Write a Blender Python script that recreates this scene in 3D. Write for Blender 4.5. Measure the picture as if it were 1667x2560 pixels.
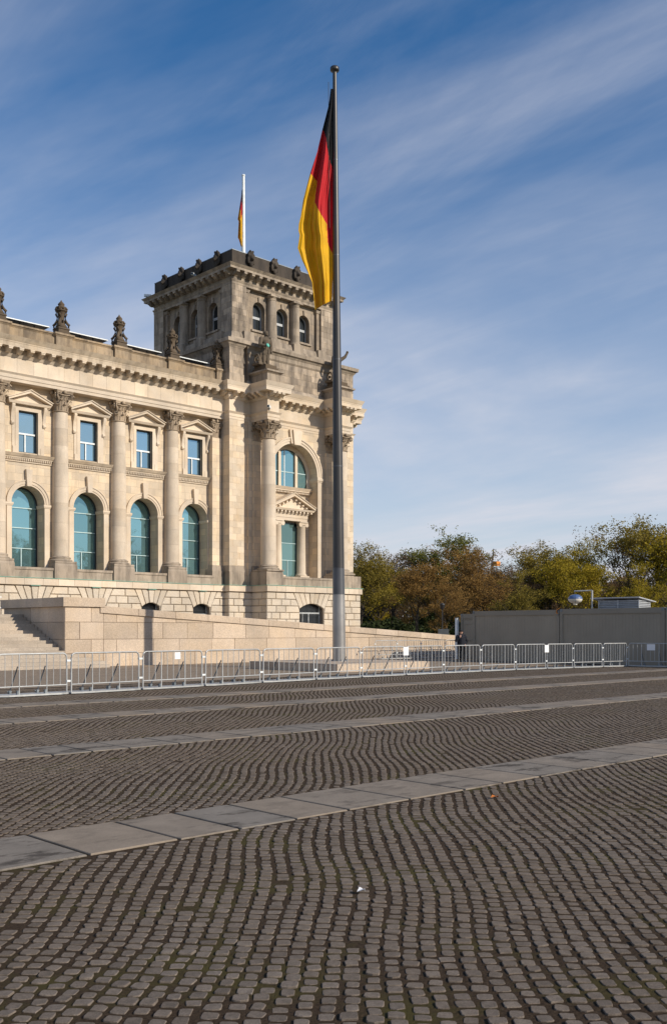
import bpy, bmesh, math, random
import numpy as np
from mathutils import Vector, Matrix

for o in list(bpy.data.objects): bpy.data.objects.remove(o)
SC = bpy.context.scene
COL = SC.collection
RAD = math.radians
random.seed(7)

# ------------------------------------------------------------------ camera
F, CX, HY, EYE, ANG = 2489.0, 833.5, 1576.0, 1.7, RAD(46.4)
FW = Vector((math.cos(ANG), math.sin(ANG), 0)); RT = Vector((math.sin(ANG), -math.cos(ANG), 0))
cd = bpy.data.cameras.new('camera'); cam = bpy.data.objects.new('camera', cd); COL.objects.link(cam)
cam.location = (0, 0, EYE); cam.rotation_euler = (RAD(90), 0, ANG - RAD(90))
cd.sensor_fit = 'VERTICAL'; cd.sensor_height = 36.0; cd.sensor_width = 24.0
cd.lens = F / 2560 * 36.0; cd.shift_y = (HY - 1280) / 2560.0
cd.clip_start = 0.1; cd.clip_end = 6000
SC.camera = cam
SC.render.resolution_x = 666; SC.render.resolution_y = 1024

def ray(u, v): return FW + RT * ((u - CX) / F) + Vector((0, 0, (HY - v) / F))
def at_depth(u, v, t): return Vector((0, 0, EYE)) + ray(u, v) * t
def gnd(u, v, z=0.0):
    d = ray(u, v); return Vector((0, 0, EYE)) + d * ((z - EYE) / d.z)

# ------------------------------------------------------------------ world and sun
SUN_AZ, SUN_EL = 19.5, 28.0          # degrees to the right of the facade's normal, and above the ground
sv = Vector((math.sin(RAD(SUN_AZ)) * math.cos(RAD(SUN_EL)), -math.cos(RAD(SUN_AZ)) * math.cos(RAD(SUN_EL)), math.sin(RAD(SUN_EL))))
W = bpy.data.worlds.new('World'); SC.world = W; W.use_nodes = True
wn = W.node_tree; wn.nodes.clear()
def wnode(t, **p):
    n = wn.nodes.new(t)
    for k, x in p.items(): setattr(n, k, x)
    return n
out = wnode('ShaderNodeOutputWorld'); bg = wnode('ShaderNodeBackground'); bg.inputs[1].default_value = 0.12
sky = wnode('ShaderNodeTexSky', sky_type='NISHITA'); sky.sun_disc = False
sky.sun_elevation = RAD(SUN_EL); sky.sun_rotation = RAD(180 - SUN_AZ); sky.altitude = 40
sky.air_density = 1.0; sky.dust_density = 0.25; sky.ozone_density = 4.0
tc = wnode('ShaderNodeTexCoord'); sep = wnode('ShaderNodeSeparateXYZ'); wn.links.new(tc.outputs['Generated'], sep.inputs[0])
def wm(op, a, b=None, c=None):
    n = wnode('ShaderNodeMath', operation=op)
    for i, x in enumerate((a, b, c)):
        if x is None: continue
        if isinstance(x, (int, float)): n.inputs[i].default_value = x
        else: wn.links.new(x, n.inputs[i])
    return n.outputs[0]
zc = wm('ADD', wm('MAXIMUM', sep.outputs[2], 0.0), 0.16)
px, py = wm('DIVIDE', sep.outputs[0], zc), wm('DIVIDE', sep.outputs[1], zc)
cmb = wnode('ShaderNodeCombineXYZ'); wn.links.new(px, cmb.inputs[0]); wn.links.new(py, cmb.inputs[1])
def wnoise(scale, rot, sc, detail, dist=0.0, rough=0.55, loc=(0, 0, 0)):
    mp = wnode('ShaderNodeMapping'); mp.inputs['Rotation'].default_value = (0, 0, RAD(rot)); mp.inputs['Scale'].default_value = sc
    mp.inputs['Location'].default_value = loc
    wn.links.new(cmb.outputs[0], mp.inputs[0])
    n = wnode('ShaderNodeTexNoise'); n.inputs['Scale'].default_value = scale; n.inputs['Detail'].default_value = detail
    n.inputs['Roughness'].default_value = rough; n.inputs['Distortion'].default_value = dist
    wn.links.new(mp.outputs[0], n.inputs['Vector']); return n.outputs['Fac']
def wmap(x, a, b, c, d):
    n = wnode('ShaderNodeMapRange', interpolation_type='SMOOTHSTEP')
    wn.links.new(x, n.inputs[0])
    for i, q in enumerate((a, b, c, d)): n.inputs[i + 1].default_value = q
    return n.outputs[0]
n1 = wnoise(0.75, 62, (1.0, 0.42, 1), 7, 0.5, 0.55, (0.35, 0.1, 0))
n2 = wnoise(2.6, 75, (1.0, 0.20, 1), 9, 0.8, 0.62, (1.3, 0.4, 0))
veil = wmap(n1, 0.43, 0.72, 0.0, 0.85)
wisp = wm('MULTIPLY', wmap(n2, 0.42, 0.80, 0.0, 1.0), wmap(n1, 0.35, 0.6, 0.10, 0.75))
low = wm('MULTIPLY', wmap(sep.outputs[2], 0.03, 0.50, 1.0, 0.0), wmap(n1, 0.30, 0.62, 0.55, 1.05))
cl = wm('MINIMUM', wm('ADD', wm('ADD', wm('MULTIPLY', veil, 0.56), wm('MULTIPLY', wisp, 0.34)), low), 0.93)
mixc = wnode('ShaderNodeMix', data_type='RGBA')
hs = wnode('ShaderNodeHueSaturation'); hs.inputs['Saturation'].default_value = 1.28; hs.inputs['Value'].default_value = 1.0; wn.links.new(sky.outputs[0], hs.inputs['Color'])
wn.links.new(cl, mixc.inputs[0]); wn.links.new(hs.outputs[0], mixc.inputs[6]); mixc.inputs[7].default_value = (5.75, 5.85, 6.45, 1)
wn.links.new(mixc.outputs[2], bg.inputs[0]); wn.links.new(bg.outputs[0], out.inputs[0])

sl = bpy.data.lights.new('sun', 'SUN'); sl.energy = 4.7; sl.angle = RAD(0.53); sl.color = (1.0, 0.90, 0.765)
so = bpy.data.objects.new('sun', sl); COL.objects.link(so); so.location = (20, -40, 60)
so.rotation_euler = sv.to_track_quat('Z', 'Y').to_euler()
SC.view_settings.view_transform = 'Standard'; SC.view_settings.look = 'None'
SC.view_settings.exposure = 0.0; SC.view_settings.gamma = 1.0; SC.view_settings.use_curve_mapping = False

# ------------------------------------------------------------------ materials
def mnode(nt, t, ins=None, **p):
    n = nt.nodes.new(t)
    for k, x in p.items(): setattr(n, k, x)
    for k, x in (ins or {}).items():
        if isinstance(x, bpy.types.NodeSocket): nt.links.new(x, n.inputs[k])
        else: n.inputs[k].default_value = x
    return n
def newmat(name):
    m = bpy.data.materials.new(name); m.use_nodes = True
    return m, m.node_tree, m.node_tree.nodes['Principled BSDF']
def mth(nt, op, a, b=0.0):
    n = nt.nodes.new('ShaderNodeMath'); n.operation = op
    for i, x in enumerate((a, b)):
        if isinstance(x, (int, float)): n.inputs[i].default_value = x
        else: nt.links.new(x, n.inputs[i])
    return n.outputs[0]
def mrange(nt, x, a, b, c, d):
    n = mnode(nt, 'ShaderNodeMapRange', {0: x, 1: a, 2: b, 3: c, 4: d}); return n.outputs[0]
def mixrgb(nt, fac, a, b, blend='MIX'):
    n = nt.nodes.new('ShaderNodeMix'); n.data_type = 'RGBA'; n.blend_type = blend
    for i, x in ((0, fac), (6, a), (7, b)):
        if isinstance(x, bpy.types.NodeSocket): nt.links.new(x, n.inputs[i])
        elif isinstance(x, (int, float)): n.inputs[i].default_value = x
        else: n.inputs[i].default_value = (*x, 1) if len(x) == 3 else x
    return n.outputs[2]
def noise(nt, vec, scale, detail=4, rough=0.55, sc=None):
    if sc: vec = mnode(nt, 'ShaderNodeMapping', {'Vector': vec, 'Scale': sc}).outputs[0]
    return mnode(nt, 'ShaderNodeTexNoise', {'Vector': vec, 'Scale': scale, 'Detail': detail, 'Roughness': rough}).outputs['Fac']
def grey(nt, v):
    return mnode(nt, 'ShaderNodeCombineColor', {0: v, 1: v, 2: v}).outputs[0]

def simple(name, col, rough=0.6, metal=0.0, var=0.12, scale=3.0, bump=0.0, bscale=40.0, spec=0.5):
    m, nt, b = newmat(name)
    pos = mnode(nt, 'ShaderNodeNewGeometry').outputs['Position']
    rnd = mnode(nt, 'ShaderNodeObjectInfo').outputs['Random']
    n = noise(nt, pos, scale, 5)
    v = mth(nt, 'MULTIPLY', mrange(nt, n, 0.3, 0.7, 1 - var, 1 + var), mrange(nt, rnd, 0, 1, 1 - var * .5, 1 + var * .5))
    nt.links.new(mixrgb(nt, 1.0, col, grey(nt, v), 'MULTIPLY'), b.inputs['Base Color'])
    b.inputs['Roughness'].default_value = rough; b.inputs['Metallic'].default_value = metal
    b.inputs['Specular IOR Level'].default_value = spec
    if bump:
        bn = mnode(nt, 'ShaderNodeBump', {'Strength': bump, 'Distance': 0.02, 'Height': noise(nt, pos, bscale, 4)})
        nt.links.new(bn.outputs[0], b.inputs['Normal'])
    return m

def stone(name, col, col2, dark, stain=0.5, s0=0.50, s1=0.72, brick=None, rough=0.9, bump=0.25, bscale=9.0, bdist=0.03, rnd=0.22, nsc=0.45, fine=0.12):
    m, nt, b = newmat(name)
    g = mnode(nt, 'ShaderNodeNewGeometry'); pos = g.outputs['Position']
    r = mnode(nt, 'ShaderNodeObjectInfo').outputs['Random']
    r2 = mnode(nt, 'ShaderNodeTexWhiteNoise', {'W': mth(nt, 'MULTIPLY', r, 91.7)}, noise_dimensions='1D').outputs['Value']
    c = mixrgb(nt, mth(nt, 'MULTIPLY', mrange(nt, noise(nt, pos, nsc * 1.7, 3), 0.35, 0.65, 0, 1), mth(nt, 'ADD', mth(nt, 'MULTIPLY', r2, 0.6), 0.3)), col, col2)
    v = mrange(nt, noise(nt, pos, nsc, 7, 0.62), 0.28, 0.72, 0.84, 1.14)
    v = mth(nt, 'MULTIPLY', v, mrange(nt, r, 0, 1, 1 - rnd / 2, 1 + rnd / 2))
    v = mth(nt, 'MULTIPLY', v, mrange(nt, noise(nt, pos, 26, 4), 0.3, 0.7, 1 - fine, 1 + fine))
    hgt = noise(nt, pos, bscale, 6, 0.6)
    if brick:
        nx = mth(nt, 'ABSOLUTE', mnode(nt, 'ShaderNodeSeparateXYZ', {0: g.outputs['True Normal']}).outputs[0])
        sel = mth(nt, 'GREATER_THAN', nx, 0.5)
        sp = mnode(nt, 'ShaderNodeSeparateXYZ', {0: pos})
        al = mth(nt, 'ADD', mth(nt, 'MULTIPLY', sp.outputs[0], mth(nt, 'SUBTRACT', 1.0, sel)), mth(nt, 'MULTIPLY', sp.outputs[1], sel))
        vec = mnode(nt, 'ShaderNodeCombineXYZ', {0: al, 1: sp.outputs[2]}).outputs[0]
        bt = mnode(nt, 'ShaderNodeTexBrick', {'Vector': vec, 'Color1': (.76, .77, .79, 1), 'Color2': (1.14, 1.09, 1.0, 1), 'Mortar': (.60, .57, .54, 1),
              'Scale': 1.0, 'Mortar Size': 0.012, 'Mortar Smooth': 0.2, 'Bias': 0.1, 'Brick Width': brick[0], 'Row Height': brick[1]})
        bt.offset = 0.5; bt.squash = 1.0
        c = mixrgb(nt, 0.8, c, bt.outputs['Color'], 'MULTIPLY')
        hgt = mth(nt, 'SUBTRACT', hgt, mth(nt, 'MULTIPLY', bt.outputs['Fac'], 1.3))
    c = mixrgb(nt, 1.0, c, grey(nt, v), 'MULTIPLY')
    st = mrange(nt, noise(nt, pos, 0.9, 7, 0.66, (1.6, 1.6, 0.35)), s0, s1, 0, stain)
    c = mixrgb(nt, st, c, dark)
    nt.links.new(c, b.inputs['Base Color']); b.inputs['Roughness'].default_value = rough
    b.inputs['Specular IOR Level'].default_value = 0.25
    bn = mnode(nt, 'ShaderNodeBump', {'Strength': bump, 'Distance': bdist, 'Height': hgt})
    nt.links.new(bn.outputs[0], b.inputs['Normal'])
    return m

M = {}
M['stone'] = stone('sandstone', (.61, .52, .405), (.63, .50, .345), (.36, .30, .23), .55, .50, .74, brick=(1.3, .64))
M['stone_plain'] = stone('sandstone_plain', (.61, .52, .41), (.63, .505, .36), (.36, .30, .235), .45, .56, .80)
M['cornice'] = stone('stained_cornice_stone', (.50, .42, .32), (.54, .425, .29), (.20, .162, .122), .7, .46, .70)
M['column'] = stone('column_stone', (.57, .485, .38), (.58, .47, .345), (.36, .31, .25), .55, .50, .74, rnd=.26)
M['weather'] = stone('weathered_stone', (.36, .30, .235), (.44, .355, .265), (.13, .108, .086), .75, .44, .66)
M['attic'] = stone('attic_stone', (.31, .245, .172), (.41, .30, .18), (.085, .068, .052), .75, .43, .66)
M['tower'] = stone('tower_stone', (.32, .268, .212), (.41, .33, .245), (.095, .08, .068), .8, .42, .66, brick=(1.1, .55), nsc=1.1)
M['tower_plain'] = stone('tower_stone_plain', (.345, .288, .225), (.42, .34, .25), (.095, .08, .066), .75, .43, .68)
M['block'] = stone('tower_block_stone', (.345, .285, .222), (.44, .35, .25), (.095, .08, .066), .8, .43, .66, rnd=.6, nsc=1.3)
M['block_low'] = stone('pier_block_stone', (.60, .51, .395), (.64, .49, .32), (.36, .30, .23), .45, .55, .78, rnd=.26)
M['dark'] = stone('blackened_stone', (.062, .052, .044), (.085, .068, .052), (.028, .025, .022), .7, .45, .68, bump=.5, rnd=.3)
M['rust'] = stone('rustic_stone', (.56, .49, .395), (.60, .495, .36), (.34, .285, .23), .35, .58, .8, bump=1.0, bscale=7.5, bdist=.06, rnd=.2)
M['joint'] = stone('dark_joint_stone', (.30, .25, .19), (.32, .25, .18), (.16, .13, .10), .4)  # darker stone for the recessed wall showing between the rustic blocks
M['granite'] = stone('ramp_granite', (.50, .405, .31), (.53, .41, .285), (.36, .30, .24), .5, .50, .76, bump=.5, bscale=16, bdist=.03, rnd=.26, fine=.22)
M['granite_step'] = stone('step_granite', (.40, .345, .28), (.42, .345, .265), (.22, .19, .155), .4, .52, .78, bump=.25, bscale=20, rnd=.2, fine=.2)
M['copper'] = simple('green_copper', (.20, .42, .33), .7, 0, .25, 2.5)
M['white'] = simple('white_frame', (.72, .75, .74), .45)
M['grey_frame'] = simple('grey_frame', (.40, .42, .43), .5)
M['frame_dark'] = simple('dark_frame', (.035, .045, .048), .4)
M['frame_teal'] = simple('pale_metal_frame', (.42, .55, .55), .4, .2)
M['iron'] = simple('black_iron', (.02, .02, .021), .5)
M['galv'] = simple('galvanised_steel', (.46, .465, .45), .5, .35, .14, 6)
M['galv_dark'] = simple('dull_zinc_steel', (.17, .19, .205), .5, .6, .2, 8)
M['pole'] = simple('pole_steel', (.048, .045, .043), .40, .25, .16, .7)
M['pole_low'] = simple('pole_bare_steel', (.30, .29, .275), .40, .5, .16, 1.2)
M['pole_band'] = simple('pole_band_steel', (.095, .098, .106), .40, .4, .14, 1.2)
M['paper'] = simple('paper', (.80, .80, .80), .8, 0, .03)
M['cont'] = simple('container_paint', (.315, .275, .212), .8, 0, .07, .9)
M['cont_frame'] = simple('container_frame_paint', (.275, .243, .19), .8, 0, .07, .9)
M['slat'] = simple('louvre_metal', (.52, .54, .56), .45, .3)
M['orange'] = simple('orange_strap', (.75, .27, .03), .6)
M['bark'] = simple('bark', (.060, .047, .036), .95, 0, .3, 5, .5, 14)
M['solar'] = simple('solar_panel', (.012, .014, .02), .25)
M['blue'] = simple('balloon_blue', (.07, .12, .25), .45)
M['cream'] = simple('balloon_cream', (.72, .68, .58), .55)
M['navy'] = simple('navy_cloth', (.008, .010, .018), .9, 0, .25, 20)
M['black_cloth'] = simple('black_cloth', (.006, .006, .008), .9, 0, .25, 20)
M['skin'] = simple('skin', (.42, .24, .17), .55, 0, .06)
M['shoe'] = simple('shoe_leather', (.008, .008, .008), .4)
M['bronze'] = stone('statue_stone', (.115, .092, .067), (.14, .105, .07), (.045, .038, .031), .6, bump=.5, rnd=.1)
M['verdigris'] = simple('verdigris', (.10, .42, .33), .7)
M['grass'] = simple('grass', (.055, .085, .022), .95, 0, .4, .4, .4, 6)
M['asphalt'] = simple('asphalt', (.10, .092, .082), .95, 0, .2, .6, .3, 30)

def glass(name, col, rough=0.02, metal=0.75):
    m, nt, b = newmat(name)
    pos = mnode(nt, 'ShaderNodeNewGeometry').outputs['Position']
    r = mnode(nt, 'ShaderNodeObjectInfo').outputs['Random']
    nt.links.new(mixrgb(nt, 1.0, col, grey(nt, mrange(nt, r, 0, 1, .8, 1.15)), 'MULTIPLY'), b.inputs['Base Color'])
    b.inputs['Roughness'].default_value = rough; b.inputs['Metallic'].default_value = metal
    bn = mnode(nt, 'ShaderNodeBump', {'Strength': .05, 'Distance': .05, 'Height': noise(nt, pos, .9, 2)})
    nt.links.new(bn.outputs[0], b.inputs['Normal'])
    return m
M['glass'] = glass('coated_glass', (.25, .46, .50))
M['glass_blue'] = glass('coated_glass_blue', (.29, .45, .54))
M['glass_dark'] = glass('dark_glass', (.025, .03, .033), .04, .0)
M['glass_green'] = glass('clear_glass', (.17, .30, .29), .02, .55)

# ------------------------------------------------------------------ mesh helpers
ORG = {}
def wloc(o): return ORG.get(o.name, Vector((0, 0, 0))) if o else Vector((0, 0, 0))
class MB:
    def __init__(s, ang=0.0, cen=(0, 0)):
        s.v = []; s.f = []; s.sm = []; s.c = math.cos(ang); s.s = math.sin(ang); s.cen = cen
    def P(s, x, y, z): return (s.cen[0] + s.c * x - s.s * y, s.cen[1] + s.s * x + s.c * y, z)
    def add(s, vs, fs, smooth=False):
        k = len(s.v); s.v += [s.P(*p) for p in vs]
        for f in fs: s.f.append(tuple(i + k for i in f)); s.sm.append(smooth)
        return s
    def fr(s, x0, x1, y0, y1, z0, z1, p0=0.0, p1=0.0):
        s.add([(x0 - p0, y0 - p0, z0), (x1 + p0, y0 - p0, z0), (x1 + p0, y1 + p0, z0), (x0 - p0, y1 + p0, z0),
               (x0 - p1, y0 - p1, z1), (x1 + p1, y0 - p1, z1), (x1 + p1, y1 + p1, z1), (x0 - p1, y1 + p1, z1)],
              [(3, 2, 1, 0), (4, 5, 6, 7), (0, 1, 5, 4), (1, 2, 6, 5), (2, 3, 7, 6), (3, 0, 4, 7)]); return s
    def box(s, x0, x1, y0, y1, z0, z1): return s.fr(x0, x1, y0, y1, z0, z1)
    def ent(s, x0, x1, y0, y1, levels, e=0.0):
        for z0, z1, p0, p1 in levels: s.fr(x0, x1, y0, y1, z0 - e, z1 + e, p0, p1)
        return s
    def prism(s, poly, y0, y1, ch=0.0):
        """poly in (x, z), front at y0 (towards -y), back at y1; ch = chamfer of the front edge"""
        n = len(poly); cx = sum(p[0] for p in poly) / n; cz = sum(p[1] for p in poly) / n
        def ins(p):
            dx, dz = p[0] - cx, p[1] - cz; 
            return (p[0] - math.copysign(min(ch, abs(dx) * .5), dx), p[1] - math.copysign(min(ch, abs(dz) * .5), dz))
        if ch:
            vs = [(*[q for q in (ins(p)[0],)], y0, ins(p)[1]) for p in poly] + [(p[0], y0 + ch, p[1]) for p in poly] + [(p[0], y1, p[1]) for p in poly]
            fs = [tuple(range(n))]
            for k in (0, n):
                fs += [(k + i, k + n + i, k + n + (i + 1) % n, k + (i + 1) % n) for i in range(n)]
            fs.append(tuple(reversed(range(2 * n, 3 * n))))
        else:
            vs = [(p[0], y0, p[1]) for p in poly] + [(p[0], y1, p[1]) for p in poly]
            fs = [tuple(range(n)), tuple(reversed(range(n, 2 * n)))] + [(i, i + n, (i + 1) % n + n, (i + 1) % n) for i in range(n)]
        return s.add(vs, fs)
    def lathe(s, prof, cx=0, cy=0, n=20, smooth=True, cap=True, squash=1.0):
        m = len(prof); vs = []
        for r, z in prof:
            for i in range(n):
                a = 2 * math.pi * i / n; vs.append((cx + r * math.cos(a), cy + squash * r * math.sin(a), z))
        fs = [(j * n + i, j * n + (i + 1) % n, (j + 1) * n + (i + 1) % n, (j + 1) * n + i) for j in range(m - 1) for i in range(n)]
        s.add(vs, fs, smooth)
        if cap:
            s.add(vs[-n:], [tuple(range(n))]); s.add(vs[:n], [tuple(reversed(range(n)))])
        return s
    def tube(s, pts, r, n=6, smooth=True):
        pts = [Vector(p) for p in pts]; rs = r if isinstance(r, (list, tuple)) else [r] * len(pts); vs = []
        up = Vector((0, 0, 1)); 
        for i, p in enumerate(pts):
            d = (pts[min(i + 1, len(pts) - 1)] - pts[max(i - 1, 0)]).normalized()
            a = d.cross(up)
            if a.length < 0.05: a = d.cross(Vector((1, 0, 0)))
            a.normalize(); b = d.cross(a)
            for k in range(n):
                t = 2 * math.pi * (k + .5) / n; vs.append(tuple(p + (a * math.cos(t) + b * math.sin(t)) * rs[i]))
        m = len(pts)
        fs = [(j * n + i, j * n + (i + 1) % n, (j + 1) * n + (i + 1) % n, (j + 1) * n + i) for j in range(m - 1) for i in range(n)]
        s.add(vs, fs, smooth); s.add(vs[:n], [tuple(reversed(range(n)))]); return s.add(vs[-n:], [tuple(range(n))])
    def mesh(s, name, mat, off=(0, 0, 0), recalc=True):
        me = bpy.data.meshes.new(name)
        me.from_pydata([(x - off[0], y - off[1], z - off[2]) for x, y, z in s.v], [], s.f)
        for p, q in zip(me.polygons, s.sm): p.use_smooth = q
        if recalc and len(s.f) < 20000:
            bm = bmesh.new(); bm.from_mesh(me); bmesh.ops.recalc_face_normals(bm, faces=bm.faces); bm.to_mesh(me); bm.free()
        me.materials.append(mat if not isinstance(mat, str) else M[mat]); return me
    def build(s, name, mat, parent=None):
        o = bpy.data.objects.new(name, s.mesh(name, mat, wloc(parent))); COL.objects.link(o)
        if parent: o.parent = parent
        ORG[o.name] = wloc(parent).copy()
        return o
def put(name, me, parent, loc, rz=0.0, sc=(1, 1, 1)):
    o = bpy.data.objects.new(name, me); COL.objects.link(o); o.parent = parent
    w = wloc(parent); o.location = (loc[0] - w[0], loc[1] - w[1], loc[2] - w[2]); o.rotation_euler = (0, 0, rz); o.scale = sc
    return o
def tag(o, label=None, cat=None, group=None, kind=None):
    for k, x in (('label', label), ('category', cat), ('group', group), ('kind', kind)):
        if x: o[k] = x
    return o
def thing(name, loc, label, cat, group=None):
    o = bpy.data.objects.new(name, None); COL.objects.link(o); o.location = loc; o.empty_display_size = .2
    ORG[o.name] = Vector(loc); return tag(o, label, cat, group)
def copy_tree(o, parent=None):
    c = o.copy(); COL.objects.link(c); c.parent = parent
    for ch in list(o.children): copy_tree(ch, c)
    return c
def np_mesh(name, V, Fq, mat, tone=None, smooth=False):
    """V (n,3) float, Fq list of (m,k) int arrays"""
    me = bpy.data.meshes.new(name); me.vertices.add(len(V)); me.vertices.foreach_set('co', np.asarray(V, np.float32).ravel())
    loops = np.concatenate([f.ravel() for f in Fq]).astype(np.int32)
    tot = np.concatenate([np.full(len(f), f.shape[1]) for f in Fq]).astype(np.int32)
    st = np.concatenate([[0], np.cumsum(tot)[:-1]]).astype(np.int32)
    me.loops.add(len(loops)); me.loops.foreach_set('vertex_index', loops)
    me.polygons.add(len(tot)); me.polygons.foreach_set('loop_start', st); me.polygons.foreach_set('loop_total', tot)
    me.polygons.foreach_set('use_smooth', np.full(len(tot), smooth, bool))
    me.update(calc_edges=True)
    if tone is not None:
        a = me.attributes.new('tone', 'FLOAT', 'POINT'); a.data.foreach_set('value', np.asarray(tone, np.float32))
    me.materials.append(mat); return me
def remesh(parts, voxel, name, mat, smooth=2, dec=None):
    """one continuous surface grown over capsules (p, q, r0, r1[, squash axis]) and ellipsoids"""
    bm = bmesh.new()
    for pr in parts:
        if pr[0] == 'e':
            _, c, rad, rot = pr
            r = bmesh.ops.create_icosphere(bm, subdivisions=3, radius=1.0)
            mt = Matrix.Translation(c) @ Matrix.Rotation(rot, 4, 'Z') @ Matrix.Diagonal((*rad, 1))
            bmesh.ops.transform(bm, matrix=mt, verts=r['verts'])
        elif pr[0] == 'b':
            _, c, size, rot = pr
            r = bmesh.ops.create_cube(bm, size=1.0)
            bmesh.ops.transform(bm, matrix=Matrix.Translation(c) @ Matrix.Rotation(rot, 4, 'Z') @ Matrix.Diagonal((*size, 1)), verts=r['verts'])
        else:
            p, q, r0, r1 = Vector(pr[0]), Vector(pr[1]), pr[2], pr[3]
            d = q - p; L = d.length or 1e-4
            qt = d.to_track_quat('Z', 'Y').to_matrix().to_4x4()
            k = bmesh.ops.create_cone(bm, cap_ends=True, segments=12, radius1=r0, radius2=r1, depth=L)
            bmesh.ops.transform(bm, matrix=Matrix.Translation((p + q) / 2) @ qt, verts=k['verts'])
            for c, rr in ((p, r0), (q, r1)):
                k = bmesh.ops.create_icosphere(bm, subdivisions=2, radius=rr)
                bmesh.ops.transform(bm, matrix=Matrix.Translation(c), verts=k['verts'])
    me = bpy.data.meshes.new(name + '_src'); bm.to_mesh(me); bm.free()
    o = bpy.data.objects.new(name + '_src', me); COL.objects.link(o)
    md = o.modifiers.new('r', 'REMESH'); md.mode = 'VOXEL'; md.voxel_size = voxel
    sm = o.modifiers.new('s', 'SMOOTH'); sm.iterations = smooth; sm.factor = .5
    if dec:
        d_ = o.modifiers.new('d', 'DECIMATE'); d_.ratio = dec
    dg = bpy.context.evaluated_depsgraph_get(); res = bpy.data.meshes.new_from_object(o.evaluated_get(dg))
    bpy.data.objects.remove(o); bpy.data.meshes.remove(me)
    res.name = name; res.materials.clear(); res.materials.append(M[mat] if isinstance(mat, str) else mat)
    for p in res.polygons: p.use_smooth = True
    return res

# ------------------------------------------------------------------ ground
def ground_sheet(name, x0, x1, y0, y1, z, mat):
    o = MB().add([(x0, y0, z), (x1, y0, z), (x1, y1, z), (x0, y1, z)], [(0, 1, 2, 3)]).build(name, mat); o['kind'] = 'structure'; return o
def soil_mat():
    m, nt, b = newmat('joint_soil')
    pos = mnode(nt, 'ShaderNodeNewGeometry').outputs['Position']
    c = mixrgb(nt, mrange(nt, noise(nt, pos, 55, 5), .35, .65, 0, 1), (.036, .024, .015), (.075, .051, .032))
    c = mixrgb(nt, mrange(nt, noise(nt, pos, 1.1, 5, .7), .50, .66, 0, .75), c, (.075, .066, .018))
    sp = mrange(nt, noise(nt, pos, 260, 2), .70, .76, 0, .6)
    c = mixrgb(nt, sp, c, (.20, .16, .12))
    nt.links.new(c, b.inputs['Base Color']); b.inputs['Roughness'].default_value = 1.0; b.inputs['Specular IOR Level'].default_value = .1
    bn = mnode(nt, 'ShaderNodeBump', {'Strength': .9, 'Distance': .012, 'Height': noise(nt, pos, 90, 6, .7)})
    nt.links.new(bn.outputs[0], b.inputs['Normal']); return m
def cobble_mat():
    m, nt, b = newmat('cobble_granite')
    pos = mnode(nt, 'ShaderNodeNewGeometry').outputs['Position']
    t = mnode(nt, 'ShaderNodeAttribute', attribute_name='tone').outputs['Fac']
    c = mixrgb(nt, t, (.130, .106, .085), (.205, .170, .138))
    c = mixrgb(nt, mrange(nt, noise(nt, pos, .4, 5, .6), .35, .68, 0, .55), c, (.165, .126, .092))
    v = mth(nt, 'MULTIPLY', mrange(nt, noise(nt, pos, 120, 5, .65), .3, .7, .72, 1.25), mrange(nt, noise(nt, pos, 22, 4), .3, .7, .82, 1.14))
    c = mixrgb(nt, 1.0, c, grey(nt, v), 'MULTIPLY')
    c = mixrgb(nt, mrange(nt, noise(nt, pos, 60, 5, .7), .62, .72, 0, .65), c, (.05, .038, .028))
    nt.links.new(c, b.inputs['Base Color']); b.inputs['Roughness'].default_value = .95; b.inputs['Specular IOR Level'].default_value = .12
    bn = mnode(nt, 'ShaderNodeBump', {'Strength': .6, 'Distance': .006, 'Height': noise(nt, pos, 130, 5, .65)})
    nt.links.new(bn.outputs[0], b.inputs['Normal']); return m
def far_cobble_mat():
    m, nt, b = newmat('far_cobble_paving')
    pos = mnode(nt, 'ShaderNodeNewGeometry').outputs['Position']
    wv = mnode(nt, 'ShaderNodeTexNoise', {'Vector': pos, 'Scale': .35, 'Detail': 2}).outputs['Color']
    p2 = mnode(nt, 'ShaderNodeVectorMath', {0: pos, 1: mnode(nt, 'ShaderNodeVectorMath', {0: wv, 'Scale': .5}, operation='SCALE').outputs[0]}, operation='ADD').outputs[0]
    mp = mnode(nt, 'ShaderNodeMapping', {'Vector': p2, 'Rotation': (0, 0, RAD(45))}).outputs[0]
    bt = mnode(nt, 'ShaderNodeTexBrick', {'Vector': mp, 'Color1': (.27, .215, .16, 1), 'Color2': (.38, .305, .23, 1), 'Mortar': (.12, .09, .06, 1),
               'Scale': 1.0, 'Mortar Size': .012, 'Mortar Smooth': .3, 'Brick Width': .105, 'Row Height': .103})
    c = mixrgb(nt, mrange(nt, noise(nt, pos, .9, 5, .6, (.5, 1.4, 1)), .35, .68, 0, .6), bt.outputs['Color'], (.33, .255, .18))
    nt.links.new(c, b.inputs['Base Color']); b.inputs['Roughness'].default_value = .95; b.inputs['Specular IOR Level'].default_value = .1
    hh = mth(nt, 'SUBTRACT', noise(nt, pos, 6, 3), mth(nt, 'MULTIPLY', bt.outputs['Fac'], 1.0))
    bn = mnode(nt, 'ShaderNodeBump', {'Strength': .4, 'Distance': .01, 'Height': hh}); nt.links.new(bn.outputs[0], b.inputs['Normal'])
    return m
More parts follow.
